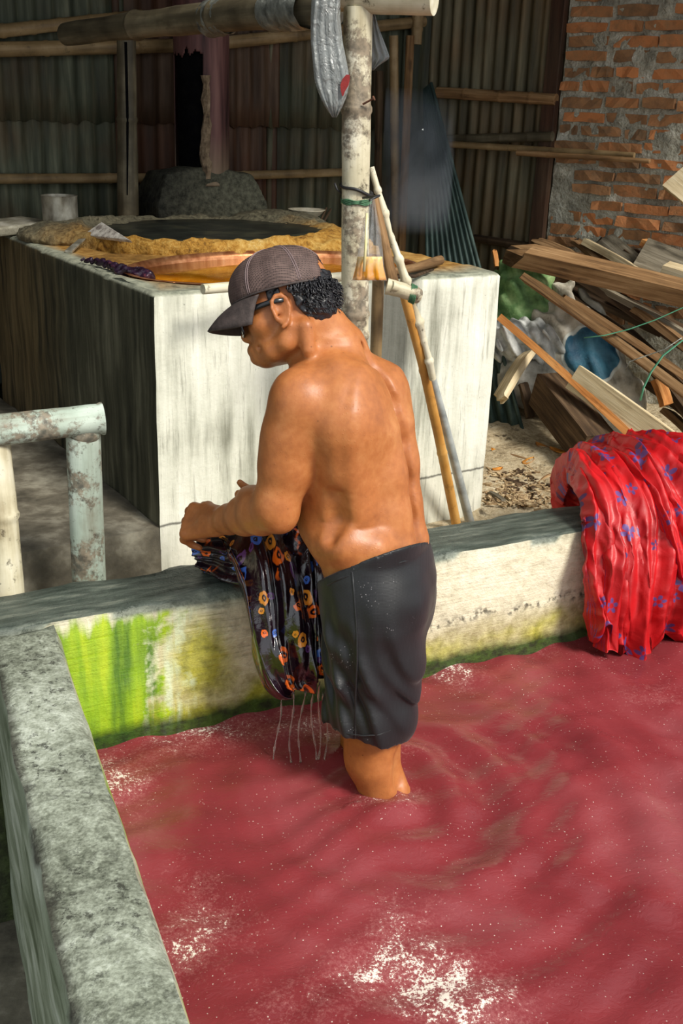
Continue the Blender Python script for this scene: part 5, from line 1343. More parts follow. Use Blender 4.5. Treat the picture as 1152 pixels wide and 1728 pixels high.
bm2 = film('water_bag', [(628, 380, 644, 2.96), (630, 400, 652, 2.96), (632, 430, 655, 2.96), (634, 452, 655, 2.96)], None, M_CLEAR, .02, 2); tag(bm2, 'empty clear plastic bag hanging behind the bag of orange drink', 'bag')

# ================================================================ sticks by the post
o = culm('gnarled_pole', [at(626, 282, 3.00), at(655, 385, 2.99), at(690, 490, 2.99), at(722, 600, 3.04), at(730, 640, 3.06)], .009, .011, M_BAM_W, None, (.1, .2, .3, .4, .5, .6, .7, .8, .9), 12, .5, bulge=.3); tag(o, 'pale knobbly pole leaning from the post down beside the yellow stick', 'pole')
cg = onz(793, 872, .10)
o = culm('grey_pipe', [at(724, 622, 3.09), at(750, 715, 3.20), V(cg[0], cg[1] - .07, .08)], .0125, .016, mat_simple('grey_plastic_pipe', [srgb(112, 118, 118), srgb(158, 164, 162), srgb(184, 188, 184)], 12, .4, .1), None, (), 16, .01); tag(o, 'grey pipe leaning on the vat beside the yellow bamboo stick', 'pipe')
cy = onz(770, 878, .10)
o = culm('bamboo_stick', [at(680, 490, 2.97), at(712, 610, 3.06), at(742, 745, 3.2), V(cy[0], cy[1] - .10, .08)], .0135, .0165, M_BAM_O, None, (.28, .62), 16, .04); tag(o, 'yellow ochre bamboo stick leaning against the front of the vat', 'stick')
o = culm('brown_handle', [at(630, 330, 2.96), at(645, 400, 2.95), at(661, 475, 2.94), at(668, 494, 2.94)], .012, .0185, M_WOOD_B, None, (), 14, .05); tag(o, 'smooth brown wooden handle leaning behind the drink bag', 'handle')
o = culm('bamboo_stub', [at(652, 483, 2.90), at(680, 490, 2.90), at(706, 500, 2.92)], .0215, .020, M_BAM_P, None, (.85,), 18, .06, hollow=True); tag(o, 'short cut bamboo stub with a hollow end tied across the leaning poles', 'stub')
mb = MB()
for k in range(5):
    c = at(692 + k * 2, 494 + k, 2.91); mb.tube([c + V(.004 * sin(q), cos(q) * .024, sin(q) * .024) for q in np.linspace(0, 2 * pi, 20)], .002, 5)
tag(obj('green_cord', mb, M_GRN, smooth=True), 'faded green cord lashing the bamboo stub to the poles', 'cord', kind='stuff')
# dyer's poles on the vat
o = culm('round_pole', [onz(342, 488, ZT + .03), onz(460, 478, ZT + .03), onz(585, 466, ZT + .032)], .0135, .0135, M_BAM_W, None, (.6,), 14, .03, hollow=True); tag(o, 'pale round pole lying along the front edge of the vat behind the cap', 'pole')
o = culm('wooden_paddle', [onz(654, 460, ZT + .025), onz(700, 452, ZT + .025), onz(742, 439, ZT + .025)], .012, .016, M_WOOD_B, None, (), 14, .05); tag(o, 'brown wooden paddle handle resting on the right of the vat top', 'paddle')
mb = MB(); tag(obj('twig', mb.tube([onz(650, 468, ZT + .012), onz(700, 466, ZT + .012), onz(730, 455, ZT + .012)], [.006, .006, .004], 8), M_WOOD_D, smooth=True), 'thin dark twig under the brown paddle handle on the vat', 'twig')

# ================================================================ railing at the left
rl = empty('bamboo_railing', onz(150, 985, .08)); tag(rl, 'peeling pale green bamboo railing with a thick crosspiece behind the basin wall', 'railing')
ry = 2.46
culm('post', [at(140, 726, ry), at(145, 850, ry), at(150, 975, ry), V(at(152, 1000, ry)[0], ry, .05)], .041, .043, M_BAM_G, rl, (), 26, .04)
culm('crosspiece', [at(174, 706, ry), at(80, 716, ry - .05), at(-80, 735, ry - .14)], .036, .037, M_BAM_G, rl, (.0,), 26, .03)
mb = MB(); mb.tube([at(138, 728, ry - .03), at(142, 745, ry - .03)], .03, 16); Q = Solid(at(140, 725, ry) - .09, at(140, 725, ry) + .09, .006); Q.ell(at(141, 726, ry - .01), (.042, .036, .040), k=.01); obj('joint', Q.mesh('joint', 2), M_BAM_G, rl, smooth=True, recalc=False)
o = culm('bamboo_upright', [at(-12, 740, 2.38), at(2, 870, 2.36), at(14, 1010, 2.34), V(at(16, 1030, 2.34)[0], 2.34, .06)], .038, .040, M_BAM_W, None, (.3,), 22, .04); tag(o, 'pale bamboo upright standing by the basin wall at the open end of the railing', 'post')
# dark drum in the shade behind
dq = V(*tk(-1.0, 1.55, .28)); dq = onz(-6, 640, .28); mb = MB(); mb.lathe(dq, [(.10, 0), (.112, .01), (.115, .14), (.12, .15), (.12, .165), (.115, .18), (.115, .27), (.12, .285), (.108, .285), (.10, .20), (.001, .19)], 40)
tag(obj('oil_drum', mb, mat_simple('black_green_metal', [srgb(14, 18, 14), srgb(34, 40, 32), srgb(56, 60, 50)], 12, .5, .2), auto=40), 'small dark drum standing in the shade on the ledge beyond the railing', 'drum')

# ================================================================ wet cloths
def set_uv(o, UVs):
    me = o.data; lay = me.uv_layers.new(name='UVMap'); li = np.empty(len(me.loops), np.int32); me.loops.foreach_get('vertex_index', li)
    lay.data.foreach_set('uv', UVs[li].astype(np.float32).ravel())
def bundle(name, path, wid, thk, side_dir, mat, nfold, amp, seed=0, n=220, m=130, hemwave=.02, twist=None, scale_uv=1.0, gather=None, crumple_=0.):
    """cloth hanging in folds: a flattened roll swept along PATH; folds run with it and wander"""
    path = np.array(path, float); t = np.linspace(0, 1, len(path)); tt = np.linspace(0, 1, m)
    def cr(vals):   # smooth interpolation of the control values
        vals = np.array(vals, float); sh = vals.shape[1:]; out = np.zeros((m,) + sh)
        for q, x in enumerate(tt * (len(vals) - 1)):
            i = min(int(x), len(vals) - 2); f = x - i; p0, p1, p2, p3 = vals[max(i - 1, 0)], vals[i], vals[i + 1], vals[min(i + 2, len(vals) - 1)]
            out[q] = .5 * ((2 * p1) + (-p0 + p2) * f + (2 * p0 - 5 * p1 + 4 * p2 - p3) * f * f + (-p0 + 3 * p1 - 3 * p2 + p3) * f ** 3)
        return out
    C = cr(path); Wd = cr(wid); Th = cr(thk); SD = cr(side_dir if np.ndim(side_dir) == 2 else [side_dir] * len(path))
    P = np.zeros((m, n, 3)); UVs = np.zeros((m, n, 2)); L = 0
    rg = np.random.RandomState(seed); ph = rg.uniform(0, 6.28, 12)
    for i in range(m):
        T_ = nrm(C[min(i + 1, m - 1)] - C[max(i - 1, 0)]); sdv = nrm(SD[i] - T_ * (SD[i] @ T_)); nv = np.cross(T_, sdv)
        if i: L += np.linalg.norm(C[i] - C[i - 1])
        a = 2 * pi * np.arange(n) / n; k = tt[i]
        x = np.cos(a); y = np.sin(a)
        sx = np.sign(x) * np.abs(x) ** .85; sy = np.sign(y) * np.abs(y) ** .7
        drift = .9 * np.sin(2.2 * k + ph[0]) + .5 * np.sin(5 * k + ph[1])
        g = 1.0 if gather is None else np.interp(k, t, gather)
        xx = sx * 1.0
        f1 = np.sin(nfold * xx * 3.1 + drift * 2 + 1.1 * np.sin(xx * 5 + ph[2] + 3 * k))
        f1 = np.sign(f1) * np.abs(f1) ** .75
        f2 = np.sin(nfold * 2.3 * xx * 3.1 + ph[3] + 4 * k + 1.5 * np.sin(xx * 7 + ph[4]))
        f3 = np.sin(nfold * .5 * xx * 3.1 + ph[5] - 5 * k + 1.0 * np.sin(9 * k + ph[6]))
        cross = np.sin(11 * k * 3 + 4 * xx + ph[7]) * np.sin(7 * xx + ph[8])
        h = amp * g * (f1 * .9 + .45 * f2 + .6 * f3 + .35 * cross)
        w = Wd[i] * (1 + .03 * np.sin(9 * k + ph[9])); th = Th[i]
        hem = hemwave * (np.sin(nfold * 1.5 * xx + ph[10]) + .5 * np.sin(nfold * 4 * xx + ph[11])) * max(0, (k - .85) / .15)
        off = sx[:, None] * sdv * w + (sy * th + np.where(y >= 0, 1, -1) * h)[:, None] * nv + hem[:, None] * T_
        P[i] = C[i] + off
        UVs[i, :, 0] = (np.where(y >= 0, xx, 2.6 - xx)) * Wd[i] * 1.25 * scale_uv + .004 * f1; UVs[i, :, 1] = L * scale_uv
    if crumple_:
        for i in range(m):
            for j in range(n):
                u_, v_ = UVs[i, j]; q = (1 - abs(mn.noise(Vector((u_ * 16 + 3, v_ * 7, seed))))) ** 3 + .6 * (1 - abs(mn.noise(Vector((u_ * 40, v_ * 22 + 9, seed + 4))))) ** 3
                b_ = mn.noise(Vector((u_ * 5, v_ * 4, seed + 8)))
                P[i, j] += (P[i, j] - C[i]) / (np.linalg.norm(P[i, j] - C[i]) + 1e-6) * (crumple_ * (q - .7) + crumple_ * 1.6 * b_)
    mb = MB(); mb.grid(P, closed_v=True); k0 = tuple(range(n - 1, -1, -1)); k1 = tuple((m - 1) * n + j for j in range(n)); mb.f += [k0, k1]
    o = obj(name, mb, mat, smooth=True); set_uv(o, UVs.reshape(-1, 2)); return o

def mat_batik():
    t = NT('dark_batik_print'); uv = t.uv(); f = t.noise(uv, scale=9, detail=4)
    c = t.ramp(f, [(.35, srgb(18, 8, 14)), (.6, srgb(34, 14, 28)), (.8, srgb(50, 24, 48))])
    def flowers(scale, seed, t0, t1, cols, dens):
        v = t.mapv(uv, loc=(seed, seed * 1.7, 0)); wob = t.n('ShaderNodeVectorMath', operation='ADD')
        t.put(wob.inputs[0], v); nz_ = t.n('ShaderNodeVectorMath', operation='SCALE'); t.put(nz_.inputs[0], t.noise(v, scale=scale * 2.2, detail=2, what='Color')); nz_.inputs['Scale'].default_value = .35 / scale; t.put(wob.inputs[1], nz_.outputs[0])
        x = t.voro(wob.outputs[0], scale=scale, what=None, dims='2D', rnd=.8); d = x.outputs['Distance']; cell = t.sep(x.outputs['Color'])
        ring_ = t.math('MULTIPLY', t.mr(d, t0 - .05, t0), t.mr(d, t1 + .03, t1)); ctr = t.mr(d, .06, .03)
        keep = t.math('GREATER_THAN', cell[0], 1 - dens); mk = t.math('MULTIPLY', t.math('MAXIMUM', ring_, ctr), keep)
        return mk, t.ramp(cell[1], cols, 'CONSTANT')
    cols = [(0., srgb(246, 110, 30)), (.42, srgb(70, 110, 200)), (.66, srgb(238, 150, 50)), (.84, srgb(92, 52, 110))]
    m1, c1 = flowers(21, 2.3, .17, .30, cols, .42); c = t.mix(m1, c, c1)
    m2, c2 = flowers(34, 7.7, .12, .24, cols, .24); c = t.mix(m2, c, c2)
    # wriggling lines
    s = t.sep(uv); wv = t.math('ADD', s[0], t.math('MULTIPLY', t.math('SINE', t.math('MULTIPLY', s[1], 240.)), .0035))
    ln = t.mr(t.math('ABSOLUTE', t.math('SUBTRACT', t.math('FRACT', t.math('MULTIPLY', wv, 11.)), .5)), .05, .025)
    gate = t.mr(t.noise(t.mapv(uv, loc=(4, 9, 0)), scale=8, detail=1), .55, .6); br = t.mr(t.noise(uv, scale=70, detail=2), .40, .5)
    lc = t.mix(t.mr(t.noise(uv, scale=5, detail=1), .48, .52), srgb(240, 104, 26), srgb(70, 108, 190))
    c = t.mix(t.math('MULTIPLY', t.math('MULTIPLY', ln, gate), br), c, lc)
    x = t.bsdf(c, .16, t.bump(t.noise(uv, scale=38, detail=4, dist=.6), .35, .012), spec=.8); x.inputs['Coat Weight'].default_value = .5; x.inputs['Coat Roughness'].default_value = .08
    return t.m
M_BATIK = mat_batik()
def zwall(p): return p
# hanging front part: from over the wall's top edge down to just above the water
ct = at(455, 880, 2.40)
pth = [at(440, 905, 2.42) + Z * .0, at(466, 925, 2.33), at(478, 970, 2.245), at(487, 1040, 2.19), at(494, 1100, 2.155), at(503, 1148, 2.14), at(508, 1162, 2.135)]
batik = bundle('batik_cloth', pth, [.10, .112, .106, .094, .088, .072, .046], [.06, .065, .06, .05, .045, .042, .030], WX, M_BATIK, 3.2, .011, 5, hemwave=.010)
tag(batik, 'dark wet batik cloth with orange and blue motifs hanging over the basin wall', 'cloth')
# the part held up in his hands, same cloth
pth2 = [at(338, 932, 2.43), at(368, 932, 2.41), at(415, 935, 2.37), at(465, 915, 2.35), at(508, 880, 2.37), at(524, 845, 2.41)]
fold = bundle('gathered_fold', pth2, [.046, .062, .085, .092, .07, .035], [.03, .040, .05, .05, .035, .02], Z * .8 + WN * .2, M_BATIK, 2.6, .008, 9, hemwave=.006)
fold.parent = batik; fold.location = fold.location - batik.location
pth3 = [at(515, 900, 2.33), at(528, 985, 2.245), at(538, 1060, 2.20), at(540, 1140, 2.16)]
f3 = bundle('gathered_fold', pth3, [.05, .055, .05, .035], [.05, .05, .045, .03], WX, M_BATIK, 2.2, .009, 15, hemwave=.008); f3.parent = batik; f3.location = f3.location - batik.location
# water running off it
tw = NT('running_water'); x = tw.bsdf((.95, .93, .93), .05, spec=.6); x.inputs['Transmission Weight'].default_value = .9; x.inputs['IOR'].default_value = 1.33; M_RUN = tw.m
for k, (u, v0, v1) in enumerate(((472, 1158, 1206), (491, 1168, 1222), (512, 1166, 1196), (529, 1160, 1206), (543, 1150, 1212), (548, 1168, 1196))):
    y0 = 2.13; a = at(u, v0, y0); pts = []
    for q in np.linspace(0, 1, 12): pts.append(V(a[0] + .006 * sin(q * 5 + k) + .010 * q * (1 if k % 2 else -1) * .6, a[1] - .01 * q, a[2] * (1 - q) - .004 * q))
    mb = MB(); mb.tube(pts, [.0020 + .0012 * sin(q * 2.3 + k) for q in range(12)], 7)
    tag(obj('water_stream', mb, M_RUN, smooth=True), ['thin stream of water off the dark cloth, farthest from the shorts', 'thin stream of water off the dark cloth, second from its outer edge', 'short thin stream of water off the middle of the dark cloth', 'thin stream of water off the cloth just past its middle', 'long thin stream of water off the dark cloth close to the shorts', 'short thin stream of water touching the shorts side of the dark cloth'][k], 'water', 'streams running off the cloth')

def mat_red():
    t = NT('red_flowered_cloth'); uv = t.uv(); f = t.noise(uv, scale=6, detail=4)
    c = t.ramp(f, [(.3, srgb(142, 3, 10)), (.55, srgb(184, 7, 16)), (.75, srgb(208, 22, 30))])
    x = t.voro(uv, scale=14, what=None, dims='2D', rnd=.75)
    # five-petal sprigs: petals from the angle round each cell's centre
    df = t.n('ShaderNodeVectorMath', operation='SUBTRACT'); sc_ = t.n('ShaderNodeVectorMath', operation='SCALE'); t.put(sc_.inputs[0], uv); sc_.inputs['Scale'].default_value = 1.
    t.put(df.inputs[0], sc_.outputs[0]); t.put(df.inputs[1], x.outputs['Position']); s = t.sep(df.outputs[0])
    an = t.math('ARCTAN2', s[1], s[0]); cell = t.sep(x.outputs['Color'])
    pet = t.math('ABSOLUTE', t.math('COSINE', t.math('ADD', t.math('MULTIPLY', an, 2.5), t.math('MULTIPLY', cell[0], 6.))))
    d = x.outputs['Distance']; rmax = t.math('MULTIPLY', t.math('ADD', .10, t.math('MULTIPLY', pet, .26)), t.math('ADD', .55, t.math('MULTIPLY', cell[1], .7)))
    mk = t.math('MULTIPLY', t.math('MULTIPLY', t.mr(t.math('SUBTRACT', rmax, d), 0., .03), t.mr(d, .05, .09)), t.math('GREATER_THAN', cell[2], .34))
    c = t.mix(t.math('MULTIPLY', mk, .88), c, t.mix(cell[0], srgb(44, 40, 96), srgb(88, 78, 146)))
    y = t.bsdf(c, .5, t.bump(t.noise(uv, scale=30, detail=4, dist=.5), .3, .01), spec=.5); y.inputs['Coat Weight'].default_value = .06; y.inputs['Coat Roughness'].default_value = .2
    return t.m
M_RED = mat_red()
# heaped over the wall: up from the earth behind, over the top and down to the water
wr = lambda s, n, z: wl(s, n, z)
S_R = 2.06
pth = [wr(S_R + .24, 2.60, .14), wr(S_R + .22, 2.58, .30), wr(S_R + .19, 2.48, .415), wr(S_R + .16, 2.34, .445), wr(S_R + .12, 2.19, .41), wr(S_R + .10, 2.09, .29), wr(S_R + .08, 2.05, .16), wr(S_R + .09, 2.04, .03)]
red = bundle('red_cloth', pth, [.13, .17, .20, .225, .25, .265, .275, .27], [.04, .05, .055, .06, .06, .05, .045, .035], WX, M_RED, 6.5, .015, 21, n=320, m=170, hemwave=.035, gather=[.6, .8, 1.0, 1.0, .9, .9, .9, 1.1], crumple_=.012)
tag(red, 'bright red cloth with blue flowers heaped over the right of the basin wall', 'cloth')
pth = [wr(S_R + .20, 2.44, .47), wr(S_R + .20, 2.28, .485), wr(S_R + .22, 2.15, .42), wr(S_R + .23, 2.045, .31), wr(S_R + .26, 2.02, .17)]
g_ = bundle('loose_fold', pth, [.10, .17, .20, .20, .19], [.03, .04, .045, .04, .03], WX, M_RED, 5.4, .013, 33, n=240, m=120, hemwave=.035, crumple_=.012); g_.parent = red; g_.location = g_.location - red.location
pth = [wr(S_R + .02, 2.34, .44), wr(S_R - .04, 2.24, .425), wr(S_R - .07, 2.14, .34), wr(S_R - .09, 2.07, .20), wr(S_R - .10, 2.05, .05)]
g_ = bundle('loose_fold', pth, [.09, .10, .11, .12, .10], [.03, .035, .04, .035, .03], WX, M_RED, 3.2, .013, 41, n=160, m=120, hemwave=.04, crumple_=.011); g_.parent = red; g_.location = g_.location - red.location

# ================================================================ woodpile
rp = random.Random(5)
def board(name, a, b, w, h, mat, roll=0., jag=(0, 0), seg=7, warp=.006, up=Z):
    """a sawn or split board from a to b, width w (across), thickness h; jag breaks an end into splinters"""
    a, b = np.asarray(a, float), np.asarray(b, float); ax = local_axes(a, b, up)
    y, z = ax[1] * cos(roll) + ax[2] * sin(roll), -ax[1] * sin(roll) + ax[2] * cos(roll); L = np.linalg.norm(b - a)
    mb = MB(); NY = 5; rows = []
    for i in range(seg + 1):
        f = i / seg; r = []
        for j in range(NY): r.append((L * f, w * (j / (NY - 1) - .5), h / 2))
        for j in range(NY - 1, -1, -1): r.append((L * f, w * (j / (NY - 1) - .5), -h / 2))
        rr = []
        for (x, yy, zz) in r:
            bend = warp * sin(pi * f) ; q = [x, yy + rp.uniform(-.0012, .0012), zz + bend + rp.uniform(-.001, .001)]
            rr.append(q)
        if i in (0, seg) and jag[0 if i == 0 else 1]:
            J = jag[0 if i == 0 else 1]; js = [rp.uniform(0, J) for _ in range(NY)]
            for j in range(NY):
                e = js[j] * (1 if i == 0 else -1); rr[j][0] += e; rr[2 * NY - 1 - j][0] += e * rp.uniform(.5, 1.1); rr[j][2] *= .6
        rows.append(rr)
    mb.grid(np.array(rows), closed_v=True); mb.f.append(tuple(range(2 * NY - 1, -1, -1))); mb.f.append(tuple(seg * 2 * NY + j for j in range(2 * NY)))
    return lobj(name, mb, mat, a, (ax[0], y, z), auto=35)
GP = 'boards heaped by the brick wall'
#      u0   v0   y0     u1   v1   y1    w     h    mat  roll  jag  label
PL = [
 (848, 424, 4.78, 1180, 502, 4.35, .115, .075, M_WOOD_B, .25, (.16, 0), 'thick broken brown beam with a splintered end lying on top of the woodpile'),
 (880, 464, 4.60, 1190, 690, 4.00, .075, .035, M_WOOD_B, -.5, (.03, 0), 'long brown batten slanting under the broken beam across the middle of the woodpile'),
 (964, 462, 4.85, 1190, 610, 4.30, .09, .030, M_WOOD_D, -.3, (.02, 0), 'dark board just under the broken beam, sloping to the right'),
 (950, 500, 4.56, 1190, 660, 4.10, .08, .030, M_WOOD_B, -.4, (.03, 0), 'brown board sloping between the long batten and the broken beam'),
 (1000, 480, 4.75, 1190, 585, 4.30, .07, .025, M_WOOD_G, -.2, (0, 0), 'grey weathered board sloping close below the broken beam'),
 (925, 470, 4.90, 1100, 600, 4.55, .10, .022, M_WOOD_D, -.2, (.04, 0), 'dark wide board deep in the woodpile behind the long batten'),
 (987, 408, 5.00, 1100, 474, 4.75, .055, .03, M_WOOD_P, -.2, (0, 0), 'pale sawn board on top of the woodpile against the bricks'),
 (1012, 402, 5.10, 1066, 446, 4.90, .10, .025, M_WOOD_G, .9, (.02, 0), 'grey board leaning on the bricks beside the pale sawn one'),
 (1058, 424, 4.98, 1128, 478, 4.80, .065, .04, M_WOOD_D, .2, (0, 0), 'dark brown board end on top of the woodpile beside the grey slab'),
 (1085, 408, 4.92, 1190, 464, 4.70, .05, .028, M_WOOD_O, .0, (0, 0), 'orange sawn board edge at the top right of the woodpile'),
 (1080, 428, 4.86, 1190, 474, 4.66, .15, .022, M_WOOD_G, 1.1, (0, 0), 'wide grey board standing on edge under the orange sawn board'),
 (1120, 455, 4.55, 1195, 482, 4.45, .09, .055, M_WOOD_P, .1, (0, 0), 'pale square timber end at the right above the broken beam'),
 (898, 405, 5.10, 966, 432, 4.95, .06, .015, M_WOOD_B, .3, (.06, .03), 'thin splintered brown slat behind the broken end of the beam'),
 (968, 404, 5.08, 1016, 446, 4.90, .045, .02, M_WOOD_B, .2, (.03, 0), 'short brown slat between the beam and the pale sawn board'),
 (1136, 300, 4.70, 1190, 345, 4.55, .11, .03, M_WOOD_P, .9, (0, 0), 'pale board leaning against the bricks at the right, highest of all'),
 (1070, 520, 4.55, 1190, 612, 4.15, .06, .03, M_WOOD_B, -.3, (.03, 0), 'brown batten at the right of the pile passing over the green straps'),
 (1060, 560, 4.60, 1190, 690, 4.20, .05, .03, M_WOOD_D, -.2, (0, 0), 'dark batten at the right of the pile below the green straps'),
 (1085, 600, 4.62, 1190, 740, 4.25, .06, .03, M_WOOD_D, -.2, (0, 0), 'dark low board at the right of the pile behind the blue sack'),
 (1020, 540, 4.75, 1150, 640, 4.40, .07, .025, M_WOOD_D, -.1, (.02, 0), 'dark board in the shade above the blue and white sack'),
 (846, 538, 4.55, 1078, 748, 3.95, .055, .030, M_WOOD_O, -.55, (0, 0), 'long orange-brown board lying nearest the sand, from the vat to the red cloth'),
 (968, 636, 4.22, 1190, 800, 3.75, .030, .105, M_WOOD_P, -.25, (0, 0), 'pale board standing on edge that runs behind the red cloth'),
 (1108, 640, 4.35, 1124, 684, 4.30, .05, .03, M_WOOD_O, .2, (0, 0), 'short orange stub of wood under the long batten at the right'),
 (893, 592, 4.52, 838, 682, 4.36, .075, .030, M_WOOD_P, .5, (.03, .05), 'short pale wedge of wood propped between the vat and the sacks'),
 (950, 480, 5.0, 1120, 560, 4.75, .10, .03, M_WOOD_D, .1, (.03, 0), 'dark board hidden far back in the pile under the broken beam'),
 (905, 478, 4.95, 1060, 590, 4.62, .05, .025, M_WOOD_B, -.4, (.05, 0), 'splintered brown lath starting near the green sack'),
 (1040, 500, 4.85, 1190, 580, 4.55, .08, .03, M_WOOD_D, -.1, (0, 0), 'dark board between the broken beam and the upper green strap'),
 (1100, 545, 4.70, 1190, 600, 4.50, .06, .03, M_WOOD_B, -.2, (.02, 0), 'brown board end behind the upper green strap at the right'),
 (1095, 650, 4.55, 1190, 725, 4.30, .07, .03, M_WOOD_D, -.3, (0, 0), 'dark board low at the right above the pale board on edge'),
 (1120, 690, 4.45, 1190, 760, 4.25, .05, .03, M_WOOD_B, -.3, (.02, 0), 'brown board low at the right close to the red cloth'),
 (945, 420, 5.12, 1000, 470, 4.95, .04, .02, M_WOOD_B, .4, (.05, .0), 'thin brown splinter standing behind the middle of the broken beam'),
 (832, 420, 5.0, 838, 450, 4.95, .022, .012, M_WOOD_O, 0, (.02, 0), 'small upright orange splinter just behind the right corner of the vat'),
 (880, 640, 4.55, 895, 705, 4.45, .04, .02, M_WOOD_D, 0, (.03, 0), 'dark stub of board standing behind the pale wedge'),
]
for (u0, v0, y0, u1, v1, y1, w, h, mt, ro, jg, lb) in PL:
    o = board('board', at(u0, v0, y0), at(u1, v1, y1), w, h, mt, ro, jg); tag(o, lb, 'board', GP)
a, b = at(922, 655, 4.42), at(1008, 742, 4.02); a[2] = max(a[2], .22); b[2] = .20
o = board('timber_block', a, b, .13, .15, M_WOOD_D, .0, (.0, 0), warp=0); tag(o, 'dark square timber lying on the sand under the orange-brown board', 'timber')
# sacks
def sack(name, c, ax, r, mat, seed, label, fr=26, amp=.012, h=.008):
    q = Solid(np.asarray(c) - max(r) * 1.5 - .03, np.asarray(c) + max(r) * 1.5 + .03, h)
    A_ = [nrm(x) for x in ax]; cc = np.asarray(c)
    def fn(X, Y, Z_):
        p = [(X - cc[0]) * a[0] + (Y - cc[1]) * a[1] + (Z_ - cc[2]) * a[2] for a in A_]
        return ((np.abs(p[0] / r[0]) ** 2.8 + np.abs(p[1] / r[1]) ** 2.4 + np.abs(p[2] / r[2]) ** 2.4) ** (1 / 2.5) - 1) * min(r) * .8
    q.put(cc - max(r) * 1.4, cc + max(r) * 1.4, fn, .01)
    gx, gy, gz = [q.lo[i] + q.h * np.arange(q.n[i]) for i in range(3)]; X, Y, Zq = np.meshgrid(gx + seed, gy, gz, indexing='ij', sparse=True)
    q.d += (amp * np.sin(X * fr + 2 * np.sin(Y * fr * .6 + Zq * 9)) * np.sin(Zq * fr * .9 + 2 * np.sin(X * fr * .7)) + amp * .5 * np.sin(X * fr * 2.3 + Zq * fr * 1.7 + 3 * np.sin(Y * 20))).astype(np.float32)
    o = obj(name, q.mesh(name, 1), mat, smooth=True, recalc=False); tag(o, label, 'sack'); return o
def mat_sack(name, cols, patch=None):
    t = NT(name); f = t.noise(scale=14, detail=5); c = t.ramp(f, [(.3, cols[0]), (.5, cols[1]), (.7, cols[2])])
    if patch:
        for (cen, rad, colp, edge) in patch:
            d = t.n('ShaderNodeVectorMath', operation='DISTANCE'); t.put(d.inputs[0], t.pos()); d.inputs[1].default_value = tuple(cen); dd = t.math('ADD', d.outputs['Value'], t.math('MULTIPLY', t.math('SUBTRACT', f, .5), .02))
            c = t.mix(t.mr(dd, rad + .016, rad + .012), c, srgb(196, 200, 192)); c = t.mix(t.mr(dd, rad + .004, rad), c, t.ramp(f, [(.3, colp[0]), (.7, colp[1])]))
    t.bsdf(c, .6, t.bump(t.noise(scale=40, detail=5), .5, .012), spec=.4); return t.m
BL = (srgb(28, 72, 96), srgb(70, 124, 146))
sc1 = at(990, 628, 4.50); sd1 = nrm(at(1070, 735, 4.15) - at(925, 560, 4.75))
pc1 = at(1003, 592, 4.54); pc2_ = at(1080, 712, 4.32)
sack('white_sack', at(1000, 645, 4.66), (sd1, np.cross(sd1, nrm(V(0, -1, .5))), nrm(V(0, -1, .5))), (.36, .17, .13), mat_sack('woven_sack_blue_print', [srgb(112, 106, 92), srgb(176, 170, 154), srgb(206, 202, 190)], [(pc1, .13, BL, 0), (pc2_, .10, BL, 0)]), 3, 'white woven sack with faded blue round print under the boards')
sack('green_sack', at(880, 510, 4.86), (V(1, 0, 0), V(0, 1, 0), Z), (.14, .14, .20), mat_sack('green_woven_sack', [srgb(40, 62, 30), srgb(92, 128, 74), srgb(140, 166, 112)]), 9, 'green woven sack squeezed between the vat corner and the boards', 34, .010)
sack('plastic_sack', at(885, 575, 4.66), (V(1, 0, 0), V(0, 1, 0), Z), (.16, .10, .09), mat_sack('white_plastic_sack', [srgb(120, 122, 118), srgb(184, 186, 182), srgb(216, 218, 216)]), 14, 'crumpled white plastic sack below the green one', 44, .014, .007)
sack('plastic_sack', at(900, 640, 4.66), (V(1, 0, 0), V(0, 1, 0), Z), (.17, .12, .12), mat_sack('grey_plastic_sack', [srgb(92, 90, 82), srgb(150, 148, 138), srgb(190, 188, 180)]), 22, 'smooth greyish sack behind the pale wedge of wood', 18, .008)
# green straps
M_STRAP = mat_simple('pale_green_strap', [srgb(62, 128, 98), srgb(98, 164, 132)], 20, .45, .1)
for lb, pts, yy in (('pale green packing strap curling out level over the boards', [(985, 570), (1020, 566), (1060, 556), (1105, 540), (1150, 520), (1190, 500)], 4.28), ('pale green packing strap hanging down over the boards towards the sack', [(1190, 560), (1150, 575), (1118, 600), (1098, 628), (1085, 655), (1080, 676)], 4.12)):
    mb = MB(); mb.tube([at(u, v, yy - .02 * k) for k, (u, v) in enumerate(pts)], .0065, 8, squash=.35); tag(obj('packing_strap', mb, M_STRAP, smooth=True), lb, 'strap')
mb = MB(); mb.tube([at(u, v, 4.1) for u, v in ((1055, 625), (1062, 610), (1085, 602), (1120, 590), (1150, 570))], .0022, 6); tag(obj('thin_wire', mb, M_WRAP, smooth=True), 'thin loose thread over the blue and white sack', 'thread')
